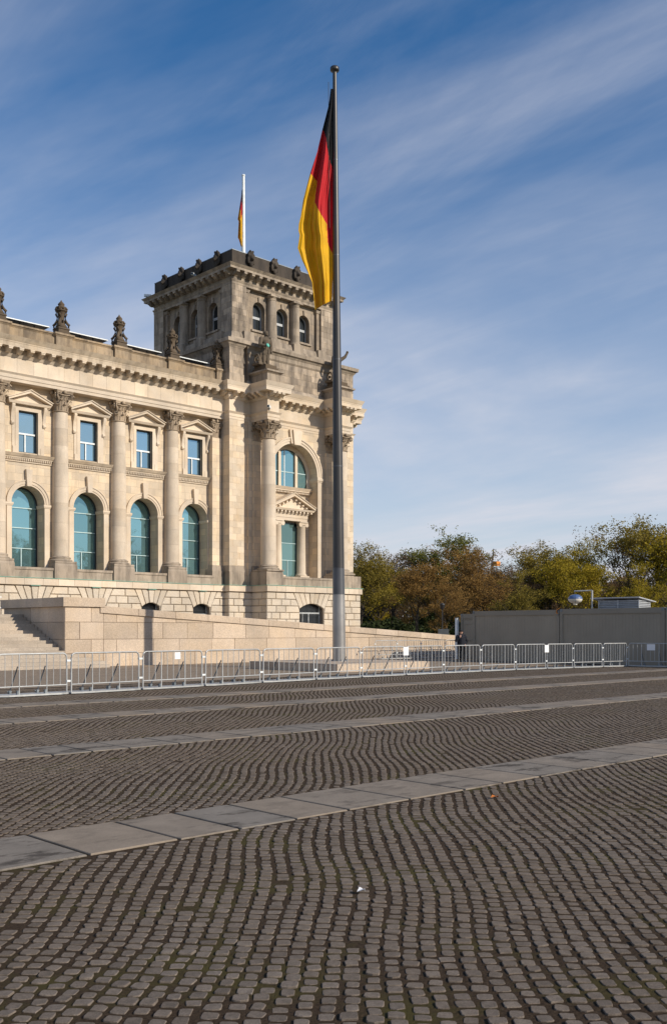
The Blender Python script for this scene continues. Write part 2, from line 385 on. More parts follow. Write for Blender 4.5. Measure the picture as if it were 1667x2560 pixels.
def slab_mat():
    m, nt, b = newmat('granite_slab')
    pos = mnode(nt, 'ShaderNodeNewGeometry').outputs['Position']
    r = mnode(nt, 'ShaderNodeObjectInfo').outputs['Random']
    c = mixrgb(nt, r, (.215, .19, .16), (.265, .216, .165))
    v = mth(nt, 'MULTIPLY', mrange(nt, noise(nt, pos, 170, 4, .7), .3, .7, .72, 1.26), mrange(nt, noise(nt, pos, 2.6, 5, .65), .3, .7, .84, 1.14))
    c = mixrgb(nt, 1.0, c, grey(nt, v), 'MULTIPLY')
    st = mth(nt, 'MULTIPLY', mrange(nt, noise(nt, pos, 1.7, 8, .72, (.8, 2.0, 1)), .52, .60, 0, .85), mrange(nt, r, .2, .8, 1, .3))
    c = mixrgb(nt, st, c, (.062, .052, .043))
    nt.links.new(c, b.inputs['Base Color']); b.inputs['Roughness'].default_value = .92; b.inputs['Specular IOR Level'].default_value = .12
    bn = mnode(nt, 'ShaderNodeBump', {'Strength': .35, 'Distance': .004, 'Height': noise(nt, pos, 150, 4)}); nt.links.new(bn.outputs[0], b.inputs['Normal'])
    return m
M['soil'], M['cobble'], M['farcob'], M['slab'] = soil_mat(), cobble_mat(), far_cobble_mat(), slab_mat()

ground_sheet('ground', -1500, 1500, -1500, 1500, -.06, 'grass')
plaza = ground_sheet('plaza', -30, 80, -20, 27.2, 0.0, 'soil')
far_plaza = ground_sheet('far_plaza', -60, 80, 27.2, 76.0, 0.012, 'farcob')

rng = np.random.default_rng(5)
STRIPS = [(7.2, .50), (12.9, .50), (17.6, .47), (21.2, .46)]
D1 = np.array([math.sqrt(.5), math.sqrt(.5)]); D2 = np.array([math.sqrt(.5), -math.sqrt(.5)])
def disp(p, q):
    y = (p - q) * math.sqrt(.5)
    ph = 2 * np.pi * (y - 7.2) / 3.4
    return .065 * np.sin(ph + .9 * np.sin(q * .45)) + .05 * np.sin(.47 * ph + q * .7) + .012 * np.sin(p * 3.1 + q * 1.7)
qi = np.arange(-340, 480); pk = np.arange(-20, 590)
Q0, P0 = np.meshgrid(qi * .106, pk * .1010, indexing='ij')
P0 = P0 + rng.uniform(0, .1010, (len(qi), 1)) + rng.normal(0, .005, P0.shape)
Qd = Q0 + disp(P0, Q0) + rng.normal(0, .0035, P0.shape)
slope = (disp(P0 + .05, Q0) - disp(P0 - .05, Q0)) / .1
XY = P0[..., None] * D1 + Qd[..., None] * D2
xy = XY.reshape(-1, 2); sl_ = slope.ravel()
t = xy @ np.array(FW)[:2]; lat = xy @ np.array(RT)[:2]
keep = (t > .5) & (np.abs(lat) < .336 * t + 5.0) & (xy[:, 1] < 27.1) & (xy[:, 1] > -6) & (t < 56)
for yc, hw in STRIPS: keep &= np.abs(xy[:, 1] - yc) > hw + .045
keep &= rng.random(len(xy)) > .006
xy, sl_, t, lat = xy[keep], sl_[keep], t[keep], lat[keep]
N = len(xy)
half_l = rng.uniform(.0325, .0435, N) * np.where(rng.random(N) < .06, 1.18, 1.0)     # across the column
half_w = rng.uniform(.0330, .0415, N)                                                # along the column
ang = -np.arctan(sl_) * .55 + rng.normal(0, .07, N)
ztop = rng.normal(.0058, .0022, N).clip(.002, .012)
tone = np.clip(rng.normal(.5, .22, N), 0, 1)
tilt = rng.normal(0, .022, (N, 2))
inview = (np.abs(lat) < .333 * t) & (t > 4.32)
order = np.argsort(np.where(inview, t, 1e9))
near_ids = set(order[:300].tolist())
def template(m):
    a = (np.arange(m) + .5) * 2 * np.pi / m
    c, s_ = np.cos(a), np.sin(a); e = .42
    return np.stack([np.sign(c) * np.abs(c) ** e, np.sign(s_) * np.abs(s_) ** e], 1)
def stones(idx, m, rings, jit):
    """rings: list of (scale, dz from the top or None for the bottom)"""
    n = len(idx); T = template(m); R = len(rings)
    V = np.zeros((n, R, m, 3))
    jt = 1 + rng.normal(0, jit, (n, 1, m, 1)) if jit else 1.0
    L = T[None, None] * jt if jit else np.broadcast_to(T[None, None], (n, 1, m, 2))
    for k, (scl, dz) in enumerate(rings):
        lx = L[:, 0, :, 0] * half_l[idx][:, None] * scl; ly = L[:, 0, :, 1] * half_w[idx][:, None] * scl
        ca, sa = np.cos(ang[idx])[:, None], np.sin(ang[idx])[:, None]
        a_, b_ = lx * ca - ly * sa, lx * sa + ly * ca            # a_: lateral, b_: along
        V[:, k, :, 0] = xy[idx, 0][:, None] + a_ * D2[0] + b_ * D1[0]
        V[:, k, :, 1] = xy[idx, 1][:, None] + a_ * D2[1] + b_ * D1[1]
        V[:, k, :, 2] = -.03 if dz is None else (ztop[idx][:, None] + dz + lx * tilt[idx, :1] + ly * tilt[idx, 1:])
    base = (np.arange(n) * R * m)[:, None, None]
    i = np.arange(m); j = (i + 1) % m
    qs = [np.stack([k * m + i, k * m + j, (k + 1) * m + j, (k + 1) * m + i][::-1], 1) for k in range(R - 1)]
    Fq = (base + np.concatenate(qs)[None]).reshape(-1, 4)
    Ft = (base[:, 0] + i[None]).reshape(-1, m)
    return V.reshape(-1, 3), [Ft, Fq], np.repeat(tone[idx], R * m)
ids = np.arange(N); isn = np.array([k in near_ids for k in range(N)])
RN = [(.94, 0.0), (1.0, -.0025), (1.0, None)]
for nm, sel, m, rings, jit in (('near_cobbles', ids[(t < 9.5) & ~isn & (np.abs(lat) < .336 * t + 1.5)], 10, RN, .055), ('middle_cobbles', ids[(t < 19) & ((t >= 9.5) | (np.abs(lat) >= .336 * t + 1.5))], 8, [(.9, 0.0), (1.0, None)], .05), ('distant_cobbles', ids[t >= 19], 4, [(.95, 0.0), (1.02, None)], 0)):
    me = np_mesh(nm, *stones(sel, m, rings, jit)[:2], M['cobble'], None)
    a = me.attributes.new('tone', 'FLOAT', 'POINT'); a.data.foreach_set('value', np.repeat(tone[sel], len(rings) * m).astype(np.float32))
    o = bpy.data.objects.new(nm, me); COL.objects.link(o); o.parent = plaza; o['kind'] = 'stuff'
# the 300 nearest cobbles, one object each, sharing 24 shapes
var = []
for k in range(24):
    sv_ = (xy[0].copy(), ang[0], ztop[0], half_l[0], half_w[0], tone[0], tilt[0].copy())
    xy[0] = 0; ang[0] = 0; ztop[0] = 0; half_l[0] = .039 * rng.uniform(.93, 1.07); half_w[0] = .042 * rng.uniform(.95, 1.05); tilt[0] = 0; tone[0] = k / 23
    v_, f_, tn_ = stones(np.array([0]), 10, RN, .06); v_ = v_.copy(); v_[v_[:, 2] < -.02, 2] = -.045
    R45 = np.array([[D2[0], D2[1]], [D1[0], D1[1]]])           # back to lateral/along axes
    v_[:, :2] = v_[:, :2] @ R45.T
    var.append(np_mesh('cobblestone', v_, f_, M['cobble'], tn_))
    xy[0], ang[0], ztop[0], half_l[0], half_w[0], tone[0], tilt[0] = sv_
for k in sorted(near_ids):
    o = bpy.data.objects.new('cobblestone', var[int(np.clip(tone[k] * 23 + rng.integers(-2, 3), 0, 23))]); COL.objects.link(o); o.parent = plaza
    o.location = (xy[k, 0], xy[k, 1], ztop[k]); o.rotation_euler = (tilt[k, 1], -tilt[k, 0], ang[k] - RAD(45))
    o.scale = (half_l[k] / .039, half_w[k] / .042, 1)

# granite slab strips
slab_cache = {}
def slab_mesh(w, d):
    key = (round(w, 2), round(d, 2))
    if key not in slab_cache:
        mb = MB(); mb.fr(-w / 2, w / 2, -d / 2, d / 2, -.03, .006); mb.fr(-w / 2, w / 2, -d / 2, d / 2, .0061, .012, 0, -.006)
        slab_cache[key] = mb.mesh('paving_slab', 'slab')
    return slab_cache[key]
r_ = random.Random(3)
for si, (yc, hw) in enumerate(STRIPS):
    edges = [3.84, 4.66, 5.28, 5.92] if si == 0 else [4.9 + si]
    x = edges[-1]
    while x < 50: x += r_.choice([.6, .66, .72, .8, .86, .92]); edges.append(x)
    x = edges[0]
    while x > -7: x -= r_.choice([.7, .8, .86, .92]); edges.insert(0, x)
    for a_, b_ in zip(edges, edges[1:]):
        mid = Vector(((a_ + b_) / 2, yc, 0)); tt = mid.dot(FW); ll = abs(mid.dot(RT))
        if tt < .3 or ll > .336 * tt + 5.5: continue
        o = put('paving_slab', slab_mesh(b_ - a_ - .034, 2 * hw), plaza, (mid.x, yc + r_.uniform(-.006, .006), r_.uniform(0, .004)), r_.uniform(-.004, .004))

# a dry leaf and a scrap of paper lying on the stones
def scrap(name, u, v, size, mat, label, cat):
    p = gnd(u, v, .025); mb = MB()
    n = 7; vs = [(p.x, p.y, .034)]
    for i in range(n):
        a_ = 2 * math.pi * i / n; rr = size * (1 if i % 2 else .62)
        vs.append((p.x + rr * math.cos(a_), p.y + rr * math.sin(a_), .021 + .012 * (i % 3)))
    low = [(x, y, z - .003) for x, y, z in vs]
    fs = [(0, 1 + i, 1 + (i + 1) % n) for i in range(n)] + [(n + 1, n + 2 + (i + 1) % n, n + 2 + i) for i in range(n)]
    fs += [(1 + i, n + 2 + i, n + 2 + (i + 1) % n, 1 + (i + 1) % n) for i in range(n)]
    tag(mb.add(vs + low, fs).build(name, mat), label, cat)
scrap('dry_leaf', 1237, 1992, .05, simple('dry_leaf', (.55, .17, .03), .8), 'small orange dry leaf lying on the cobbles below the slab strip', 'leaf')
scrap('paper_scrap', 905, 2226, .035, 'paper', 'small pale paper scrap lying among the foreground cobbles', 'litter')

# ------------------------------------------------------------------ the parliament building
TC = (66.95, 84.35)                                    # centre of the corner tower
B = thing('parliament_building', (58.0, 76.0, 0), 'sandstone parliament building with arched windows, columns and a square corner tower', 'building')
pr = random.Random(11)

def arch_pts(cx, hw, zs, n=24, r=None, a0=0.0, a1=math.pi):
    r = r or hw
    return [(cx + r * math.cos(a0 + (a1 - a0) * i / n), zs + r * math.sin(a0 + (a1 - a0) * i / n)) for i in range(n + 1)]
def arch_panel(mb, x0, x1, z0, z1, cx, hw, zs, y, depth, n=24):
    """wall face with a round-headed opening (from z0 up) and its reveal"""
    mb.add([(x0, y, z0), (cx - hw, y, z0), (cx - hw, y, zs), (x0, y, zs)], [(0, 1, 2, 3)])
    mb.add([(cx + hw, y, z0), (x1, y, z0), (x1, y, zs), (cx + hw, y, zs)], [(0, 1, 2, 3)])
    angs = sorted(set([math.pi * i / n for i in range(n + 1)] + [math.atan2(z1 - zs, x1 - cx), math.atan2(z1 - zs, x0 - cx)]))
    def outer(a):
        c, s_ = math.cos(a), math.sin(a); k = 1e9
        if c > 1e-9: k = min(k, (x1 - cx) / c)
        if c < -1e-9: k = min(k, (x0 - cx) / c)
        if s_ > 1e-9: k = min(k, (z1 - zs) / s_)
        return (cx + k * c, y, zs + k * s_)
    for a, b in zip(angs, angs[1:]):
        mb.add([(cx + hw * math.cos(a), y, zs + hw * math.sin(a)), outer(a), outer(b), (cx + hw * math.cos(b), y, zs + hw * math.sin(b))], [(0, 1, 2, 3)])
    path = [(cx + hw, z0)] + arch_pts(cx, hw, zs, n) + [(cx - hw, z0)]
    vs = [(x, y, z) for x, z in path] + [(x, y + depth, z) for x, z in path]; m = len(path)
    mb.add(vs, [(i, i + 1, m + i + 1, m + i) for i in range(m - 1)], True)
def ring(mb, cx, zs, r0, r1, y0, y1, n=24, a0=0.0, a1=math.pi, legs=None):
    A, C = arch_pts(cx, 0, zs, n, r0, a0, a1), arch_pts(cx, 0, zs, n, r1, a0, a1); m = n + 1
    vs = [(x, y0, z) for x, z in A] + [(x, y0, z) for x, z in C] + [(x, y1, z) for x, z in A] + [(x, y1, z) for x, z in C]
    fs = []
    for i in range(n):
        fs += [(i, i + 1, m + i + 1, m + i), (m + i, m + i + 1, 3 * m + i + 1, 3 * m + i), (i, 2 * m + i, 2 * m + i + 1, i + 1)]
    fs += [(0, m, 3 * m, 2 * m), (n, 2 * m + n, 3 * m + n, m + n)]
    mb.add(vs, fs)
def rect_hole(mb, x0, x1, z0, z1, a0, a1, c0, c1, y, depth):
    for p in ((x0, x1, z0, c0), (x0, x1, c1, z1), (x0, a0, c0, c1), (a1, x1, c0, c1)):
        if p[1] - p[0] > 1e-4 and p[3] - p[2] > 1e-4:
            mb.add([(p[0], y, p[2]), (p[1], y, p[2]), (p[1], y, p[3]), (p[0], y, p[3])], [(0, 1, 2, 3)])
    q = [(a0, c0), (a1, c0), (a1, c1), (a0, c1)]
    mb.add([(x, y, z) for x, z in q] + [(x, y + depth, z) for x, z in q], [(i, (i + 1) % 4, 4 + (i + 1) % 4, 4 + i) for i in range(4)])

# --- composite capital, one mesh for all (height 1.8, shaft radius .62, abacus half width .95)
def capital_mesh(mat, leaves=8):
    mb = MB()
    mb.lathe([(.66, 0), (.72, .04), (.72, .10), (.64, .13), (.60, .16), (.60, .9), (.66, 1.2), (.80, 1.38)], 0, 0, 20)
    def leaf(a, z0, h, w, r0, curl):
        c, s_ = math.cos(a), math.sin(a); prof = [(0, 0), (.02, .45), (.07, .78), (curl, 1.0), (curl * 1.25, .93), (curl * 1.12, .82)]; vs = []
        for k, (o_, zz) in enumerate(prof):
            ww = w * (1.0, 1.06, .95, .62, .45, .2)[k]
            for q, bulge in ((-1, 0), (-.45, .035), (0, .015), (.45, .035), (1, 0)):
                rr = r0 + o_ + bulge; tx = q * ww
                vs.append((rr * c - tx * s_, rr * s_ + tx * c, z0 + zz * h))
        fs = [(i * 5 + j, i * 5 + j + 1, (i + 1) * 5 + j + 1, (i + 1) * 5 + j) for i in range(5) for j in range(4)]
        mb.add(vs, fs)
    for i in range(leaves): leaf(2 * math.pi * i / leaves, .12, .52, .21, .62, .22)
    for i in range(leaves): leaf(2 * math.pi * (i + .5) / leaves, .20, .86, .20, .61, .25)
    for i in range(16): leaf(2 * math.pi * (i + .25) / 16, 1.02, .30, .07, .66, .10)
    for i in range(4):                                   # corner volutes: spiral bands seen from both sides
        a = math.pi / 4 + i * math.pi / 2; c, s_ = math.cos(a), math.sin(a)
        for side in (-1, 1):
            pts = []
            for k in range(26):
                th = k / 25 * 4.6 * math.pi; rr = .27 * (1 - k / 27.0)
                ox = .98 + rr * math.cos(th + 2.2); oz = 1.33 + rr * math.sin(th + 2.2)
                px_, py_ = ox * c - side * .10 * s_, ox * s_ + side * .10 * c; pts.append((px_, py_, oz))
            mb.tube(pts, [.045] * 20 + [.05] * 6, 4)
        mb.tube([(.60 * c, .60 * s_, 1.12), (.78 * c, .78 * s_, 1.30), (.98 * c, .98 * s_, 1.33)], [.08, .11, .13], 8)
    n = 6; ring_ = []
    for i in range(4):                                   # abacus with hollow sides
        a0 = math.pi / 4 + i * math.pi / 2; A = Vector((1.22 * math.cos(a0), 1.22 * math.sin(a0))); Bq = Vector((1.22 * math.cos(a0 + math.pi / 2), 1.22 * math.sin(a0 + math.pi / 2)))
        for k in range(n):
            q = A.lerp(Bq, .06 + .94 * k / n); q = q - q.normalized() * (.20 * math.sin(math.pi * k / n)); ring_.append(q)
    m = len(ring_)
    for z0, z1, k0, k1 in ((1.56, 1.70, .92, .96), (1.70, 1.80, 1.0, 1.0)):
        mb.add([(q.x * k0, q.y * k0, z0) for q in ring_] + [(q.x * k1, q.y * k1, z1) for q in ring_],
               [(i, (i + 1) % m, m + (i + 1) % m, m + i) for i in range(m)] + [tuple(range(m)), tuple(range(m, 2 * m))])
    for i in range(4):
        a = i * math.pi / 2; c, s_ = math.cos(a), math.sin(a)
        mb.lathe([(.02, 1.46), (.13, 1.52), (.16, 1.62), (.12, 1.76), (.03, 1.80)], .82 * c, .82 * s_, 8)
        mb.tube([(.74 * c - .5 * s_, .74 * s_ + .5 * c, 1.44), (.78 * c, .78 * s_, 1.38), (.74 * c + .5 * s_, .74 * s_ - .5 * c, 1.44)], .055, 5)
    return mb.mesh('capital', mat)
CAPM = stone('capital_stone', (.36, .285, .205), (.42, .32, .215), (.16, .125, .095), .6, .46, .70, bump=.5, bscale=14)
CAP = capital_mesh(CAPM)
# one bracket for each row of modillions
def modillion_mesh(mat, w=.34, h=.40, d=.72):
    mb = MB(); mb.box(-w / 2 - .03, w / 2 + .03, -d - .03, 0, h - .09, h - .002)
    prof = [(0, 0), (-.22, 0), (-.36, .05), (-.5, .15), (-.62, .17), (-d, .20), (-d, h - .09), (0, h - .09)]
    n = len(prof); mb.add([(-w / 2, y, z) for y, z in prof] + [(w / 2, y, z) for y, z in prof], [tuple(range(n)), tuple(range(n, 2 * n))] + [(i, (i + 1) % n, n + (i + 1) % n, n + i) for i in range(n)])
    return mb.mesh('modillion', mat)
MOD = modillion_mesh('stone_plain'); MODT = modillion_mesh('tower_plain', .36, .46, .66)

def column(cx, cy, r, z0, z1, cap_h, parent, mat='column', base=True, drums=8, capsc=1.0, rz=0.0, plinth=None):
    mb = MB()
    pb = plinth or r * 1.42
    mb.box(cx - pb, cx + pb, cy - pb, cy + pb, z0, z0 + .16)
    mb.lathe([(r * 1.36, z0 + .16), (r * 1.42, z0 + .22), (r * 1.40, z0 + .30), (r * 1.22, z0 + .34), (r * 1.16, z0 + .40), (r * 1.24, z0 + .45), (r * 1.24, z0 + .51), (r * 1.06, z0 + .56), (r * 1.02, z0 + .62)], cx, cy, 28)
    o = mb.build('column', 'weather', parent)
    zb, zt = z0 + .62, z1 - cap_h; hs = [pr.uniform(.8, 1.25) for _ in range(drums)]; k = (zt - zb) / sum(hs); z = zb
    for h in hs:
        f0, f1 = (z - zb) / (zt - zb), (z + h * k - zb) / (zt - zb)
        ra, rb = r * (1 - .14 * f0 ** 1.7), r * (1 - .14 * f1 ** 1.7)
        MB().lathe([(ra, z), (rb, z + h * k - .008)], cx, cy, 28).build('drum', mat, o); z += h * k
    s_ = cap_h / 1.8
    put('capital', CAP, o, (cx, cy, zt), rz, (r * .86 / .62 * capsc, r * .86 / .62 * capsc, s_))
    return o
def blocks(mb_args, parent, rows, x0, x1, y, depth, mat, lens, skip=None, gap=.045, ch=.05, name='stone_block', phase=0):
    """courses of separate blocks; skip(z0, z1) -> list of (xa_lo, xa_hi, xb_lo, xb_hi) gaps in x at the bottom/top of the course"""
    for k, (z0, z1) in enumerate(rows):
        segs = [((x0, x0), (x1, x1))]
        for g in (skip(z0, z1) if skip else []):
            new = []
            for (a0, a1), (b0, b1) in segs:
                if g[0] < b0 and g[2] > a0 and g[2] < b0 + 1e-6 or (a0 <= g[0] < b0):
                    new += [((a0, a1), (g[0], g[1])), ((g[2], g[3]), (b0, b1))]
                else: new.append(((a0, a1), (b0, b1)))
            segs = new
        for (a0, a1), (b0, b1) in segs:
            W_ = min(b0 - a0, b1 - a1)
            if max(b0 - a0, b1 - a1) < .12: continue
            cuts = []; off = lens * (.5 if (k + phase) % 2 else 1.0) * pr.uniform(.92, 1.05); xx = max(a0, a1) + off
            while xx < min(b0, b1) - lens * .4: cuts.append(xx); xx += lens * pr.uniform(.88, 1.1)
            L = [(a0, a1)] + [(c, c) for c in cuts] + [(b0, b1)]
            for (l0, l1), (r0, r1) in zip(L, L[1:]):
                g = gap / 2
                po = [(l0 + g, z0 + g), (r0 - g, z0 + g), (r1 - g, z1 - g), (l1 + g, z1 - g)]
                MB(*mb_args).prism(po, y + pr.uniform(-.012, .012), y + depth, ch).build(name, mat, parent)

def ashlar(A, parent, x0, x1, z0, z1, y, mat, h=.6, ln=1.05, proud=.012):
    n = max(1, round((z1 - z0) / h)); rows = [(z0 + (z1 - z0) * k / n, z0 + (z1 - z0) * (k + 1) / n) for k in range(n)]
    for k, (a, b) in enumerate(rows):
        m = max(1, round((x1 - x0) / ln)); xs = [x0 + (x1 - x0) * i / m for i in range(m + 1)]
        if k % 2: xs = [x0] + [(p + q) / 2 + pr.uniform(-.08, .08) for p, q in zip(xs, xs[1:])] + [x1]
        else: xs = [x0] + [q + pr.uniform(-.08, .08) for q in xs[1:-1]] + [x1]
        for l, r in zip(xs, xs[1:]):
            MB(*A).prism([(l + .004, a + .004), (r - .004, a + .004), (r - .004, b - .004), (l + .004, b - .004)], y - proud - pr.uniform(0, .006), y + .03, .006).build('stone_block', mat, parent)

# ============================================================ wing
WX0, WX1 = 29.0, 58.62
YW, YE, YC = 77.7, 76.8, 77.45
COLX = [30.37, 36.02, 41.67, 47.33, 52.98]
BAY = [33.2, 38.85, 44.5, 50.16, 55.78]
# basement: recessed joint wall with separate rustic blocks in front of it
ROWS = [(5.38 - .65 * (k + 1), 5.38 - .65 * k) for k in range(6)]
base_w = MB()
for i, bx in enumerate(BAY):
    l = WX0 if i == 0 else (BAY[i - 1] + bx) / 2; r = WX1 if i == 4 else (bx + BAY[i + 1]) / 2
    rect_hole(base_w, l, r, 0, 5.42, bx - .95, bx + .95, 1.6, 4.28, 76.62, .75)
base_w.box(WX0, WX1, 77.38, 77.6, 0, 5.42)
bw = base_w.build('basement_wall', 'joint', B)
def fan(z0, z1, hw=.95, zlo=3.86, ztop=5.38, spread=1.72):
    def x_at(z): return hw + .03 if z <= zlo else hw + .03 + (spread - hw) * (z - zlo) / (ztop - zlo)
    return [(bx - x_at(z0), bx - x_at(z1), bx + x_at(z0), bx + x_at(z1)) for bx in BAY]
blocks((), bw, ROWS, WX0, WX1, 76.50, .3, 'rust', 1.28, fan)
def voussoirs(mbargs, parent, cx, hw, zlo, ztop, spread, y, n, rise, keydrop=0.0):
    for k in range(n):
        f0, f1 = -1 + 2 * k / n, -1 + 2 * (k + 1) / n
        zb = lambda f: zlo + rise * (1 - f * f)
        key = (k == n // 2)
        po = [(cx + f0 * hw + .025, zb(f0)), (cx + f1 * hw - .025, zb(f1)), (cx + f1 * spread - .025, ztop - .02), (cx + f0 * spread + .025, ztop - .02)]
        MB(*mbargs).prism(po, y - (.05 if key else pr.uniform(-.01, .012)), y + .3, .04).build('voussoir', 'rust', parent)
def grille(mb, x0, x1, z0, z1, y, nx, nz, r=.018):
    for i in range(nx + 1): mb.tube([(x0 + (x1 - x0) * i / nx, y, z0), (x0 + (x1 - x0) * i / nx, y, z1)], r, 4)
    for i in range(nz + 1): mb.tube([(x0, y, z0 + (z1 - z0) * i / nz), (x1, y, z0 + (z1 - z0) * i / nz)], r, 4)
for bx in BAY:
    voussoirs((), bw, bx, .97, 3.86, 5.40, 1.72, 76.50, 5, .36)
    w = MB(); w.box(bx - .93, bx - .85, 77.05, 77.15, 1.7, 4.2).box(bx + .85, bx + .93, 77.05, 77.15, 1.7, 4.2).box(bx - .85, bx + .85, 77.05, 77.15, 3.2, 3.28)
    wo = w.build('basement_window', 'white', B)
    MB().box(bx - .85, bx + .85, 77.18, 77.20, 1.7, 4.2).build('pane', 'glass_dark', wo)
    g = MB(); grille(g, bx - .88, bx + .88, 1.7, 4.2, 76.95, 12, 4); g.build('grille', 'iron', wo)
# band and copper ledge, blocks of the band as single stones
lw = MB().box(WX0, WX1, 76.5, 77.6, 5.42, 6.0).build('plinth_band_core', 'stone_plain', B)
x = WX0
while x < WX1 - .2:
    x2 = min(x + pr.uniform(1.2, 1.7), WX1); x2 = WX1 if WX1 - x2 < .5 else x2
    MB().prism([(x + .004, 5.44), (x2 - .004, 5.44), (x2 - .004, 6.02), (x + .004, 6.02)], 76.32, 76.6, .02).build('band_stone', 'stone_plain', lw); x = x2
MB().box(WX0, WX1, 76.26, 77.2, 6.02, 6.06).build('copper_ledge', 'copper', B)
for bx in BAY: MB().box(bx - .42, bx + .42, 76.28, 76.6, 5.395, 5.435).build('copper_flashing', 'copper', B)
# parapet stones between the column blocks
for i, cx in enumerate(COLX):
    MB().box(cx - 1.05, cx + 1.05, 76.42, 78.0, 6.06, 7.16).fr(cx - 1.05, cx + 1.05, 76.42, 78.0, 7.1601, 7.38, 0, -.06).build('column_block', 'weather', B)
for i, bx in enumerate(BAY):
    l = COLX[i] + 1.06; r = COLX[i + 1] - 1.06 if i < 4 else 57.3
    p = MB().box(l, r, 76.62, 77.0, 6.06, 6.72).box(l, r, 76.55, 77.05, 6.7201, 6.93).build('window_parapet', 'weather', B)
# walls with openings, one piece for each bay
def arch_window(bx, parent):
    y = 79.0; hw = 1.42; zs = 12.3
    f = MB(); ring(f, bx, zs, hw - .10, hw + .02, y - .10, y + .05, 20)
    for sx in (-1, 1): f.box(bx + sx * (hw - .04) - .06, bx + sx * (hw - .04) + .06, y - .10, y + .05, 7.0, zs)
    wo = f.build('window', 'frame_dark', parent)
    for z in (8.62, 10.34, 12.02): MB().box(bx - hw + .1, bx + hw - .1, y - .09, y - .02, z - .035, z + .035).build('transom', 'frame_teal', wo)
    MB().box(bx - .04, bx + .04, y - .08, y - .02, 7.0, 8.585).build('mullion', 'frame_teal', wo)
    yy = y + .02
    for a, b, z0, z1 in ((bx - hw + .08, bx - .03, 7.0, 8.6), (bx + .03, bx + hw - .08, 7.0, 8.6), (bx - hw + .08, bx + hw - .08, 8.64, 10.32), (bx - hw + .08, bx + hw - .08, 10.36, 12.0)):
        MB().box(a, b, yy, yy + .02, z0, z1).build('pane', 'glass', wo)
    po = [(bx - hw + .08, 12.04), (bx + hw - .08, 12.04)] + arch_pts(bx, 0, zs, 20, hw - .08)
    MB().prism(po, yy, yy + .02).build('pane', 'glass', wo)
def pediment(mb, cx, hw, z0, zb, za, y0, y1, t=.17):
    """horizontal cornice z0..zb and raking cornices rising to za"""
    mb.fr(cx - hw, cx + hw, y0, y1, z0, zb, -.1, 0)
    for sx in (-1, 1):
        po = [(cx + sx * (hw + .02), zb + .003), (cx, za - t * 1.1), (cx, za + .02), (cx + sx * (hw + .02), zb + t + .01)]
        if sx > 0: po = po[::-1]
        mb.prism(po, y0 - .03, y1 - .01)
        po = [(cx + sx * (hw + .02), zb + t + .012), (cx, za + .022), (cx, za + .10), (cx + sx * (hw + .12), zb + t + .04)]
        if sx > 0: po = po[::-1]
        mb.prism(po, y0 - .12, y1 - .01)
def square_window(bx, parent):
    y = 78.05; z0, z1 = 16.52, 19.95; hw = .86
    f = MB()
    for a, b, c, d in ((bx - hw, bx - hw + .09, z0, z1), (bx + hw - .09, bx + hw, z0, z1), (bx - hw + .09, bx + hw - .09, z1 - .09, z1), (bx - hw + .09, bx + hw - .09, z0, z0 + .07)): f.box(a, b, y - .12, y + .04, c, d)
    wo = f.build('window', 'frame_dark', parent)
    MB().box(bx - hw + .09, bx + hw - .09, y - .1, y - .02, 18.02, 18.16).build('transom', 'white', wo)
    MB().box(bx - .18, bx - .08, y - .09, y - .02, z0 + .07, 18.02).build('mullion', 'white', wo)
    yy = y + .01
    for a, b, c, d in ((bx - hw + .09, bx - .13, z0 + .05, 18.05), (bx - .13, bx + hw - .09, z0 + .05, 18.05), (bx - hw + .09, bx + hw - .09, 18.1, z1 - .08)):
        MB().box(a + .003, b - .003, yy, yy + .02, c, d).build('pane', 'glass_blue', wo)
    # stone surround, consoles, pediment
    s_ = MB()
    for a, b, c, d in ((bx - 1.16, bx - .86, 16.36, 20.25), (bx + .86, bx + 1.16, 16.36, 20.25), (bx - .86, bx + .86, 19.95, 20.25)): s_.box(a, b, YW - .09, YW + .1, c, d)
    for sx in (-1, 1): s_.box(bx + sx * 1.3 - .13, bx + sx * 1.3 + .13, YW - .06, YW + .1, 16.36, 20.42)
    for sx in (-1, 1): s_.box(bx + sx * 1.24 - .17, bx + sx * 1.24 + .17, YW - .12, YW + .1, 16.36, 16.95)
    so_ = s_.build('window_surround', 'stone_plain', parent)
    for sx in (-1, 1):
        c = MB(); cx = bx + sx * 1.42; prof = [(0, 18.75), (-.14, 18.72), (-.22, 18.85), (-.18, 18.98), (-.10, 19.06), (-.12, 19.3), (-.2, 19.7), (-.34, 20.05), (-.40, 20.28), (-.38, 20.42), (0, 20.42)]
        n = len(prof); c.add([(cx - .13, YW + a, z) for a, z in prof] + [(cx + .13, YW + a, z) for a, z in prof], [tuple(range(n)), tuple(range(n, 2 * n))] + [(i, (i + 1) % n, n + (i + 1) % n, n + i) for i in range(n)])
        c.build('console', 'stone_plain', so_)
    p = MB(); pediment(p, bx, 1.92, 20.42, 20.62, 21.60, YW - .52, YW + .1); p.build('pediment', 'stone_plain', so_)
    MB().prism([(bx - 1.7, 20.621), (bx + 1.7, 20.621), (bx, 21.45)], YW - .12, YW + .1).build('tympanum', 'stone_plain', so_)
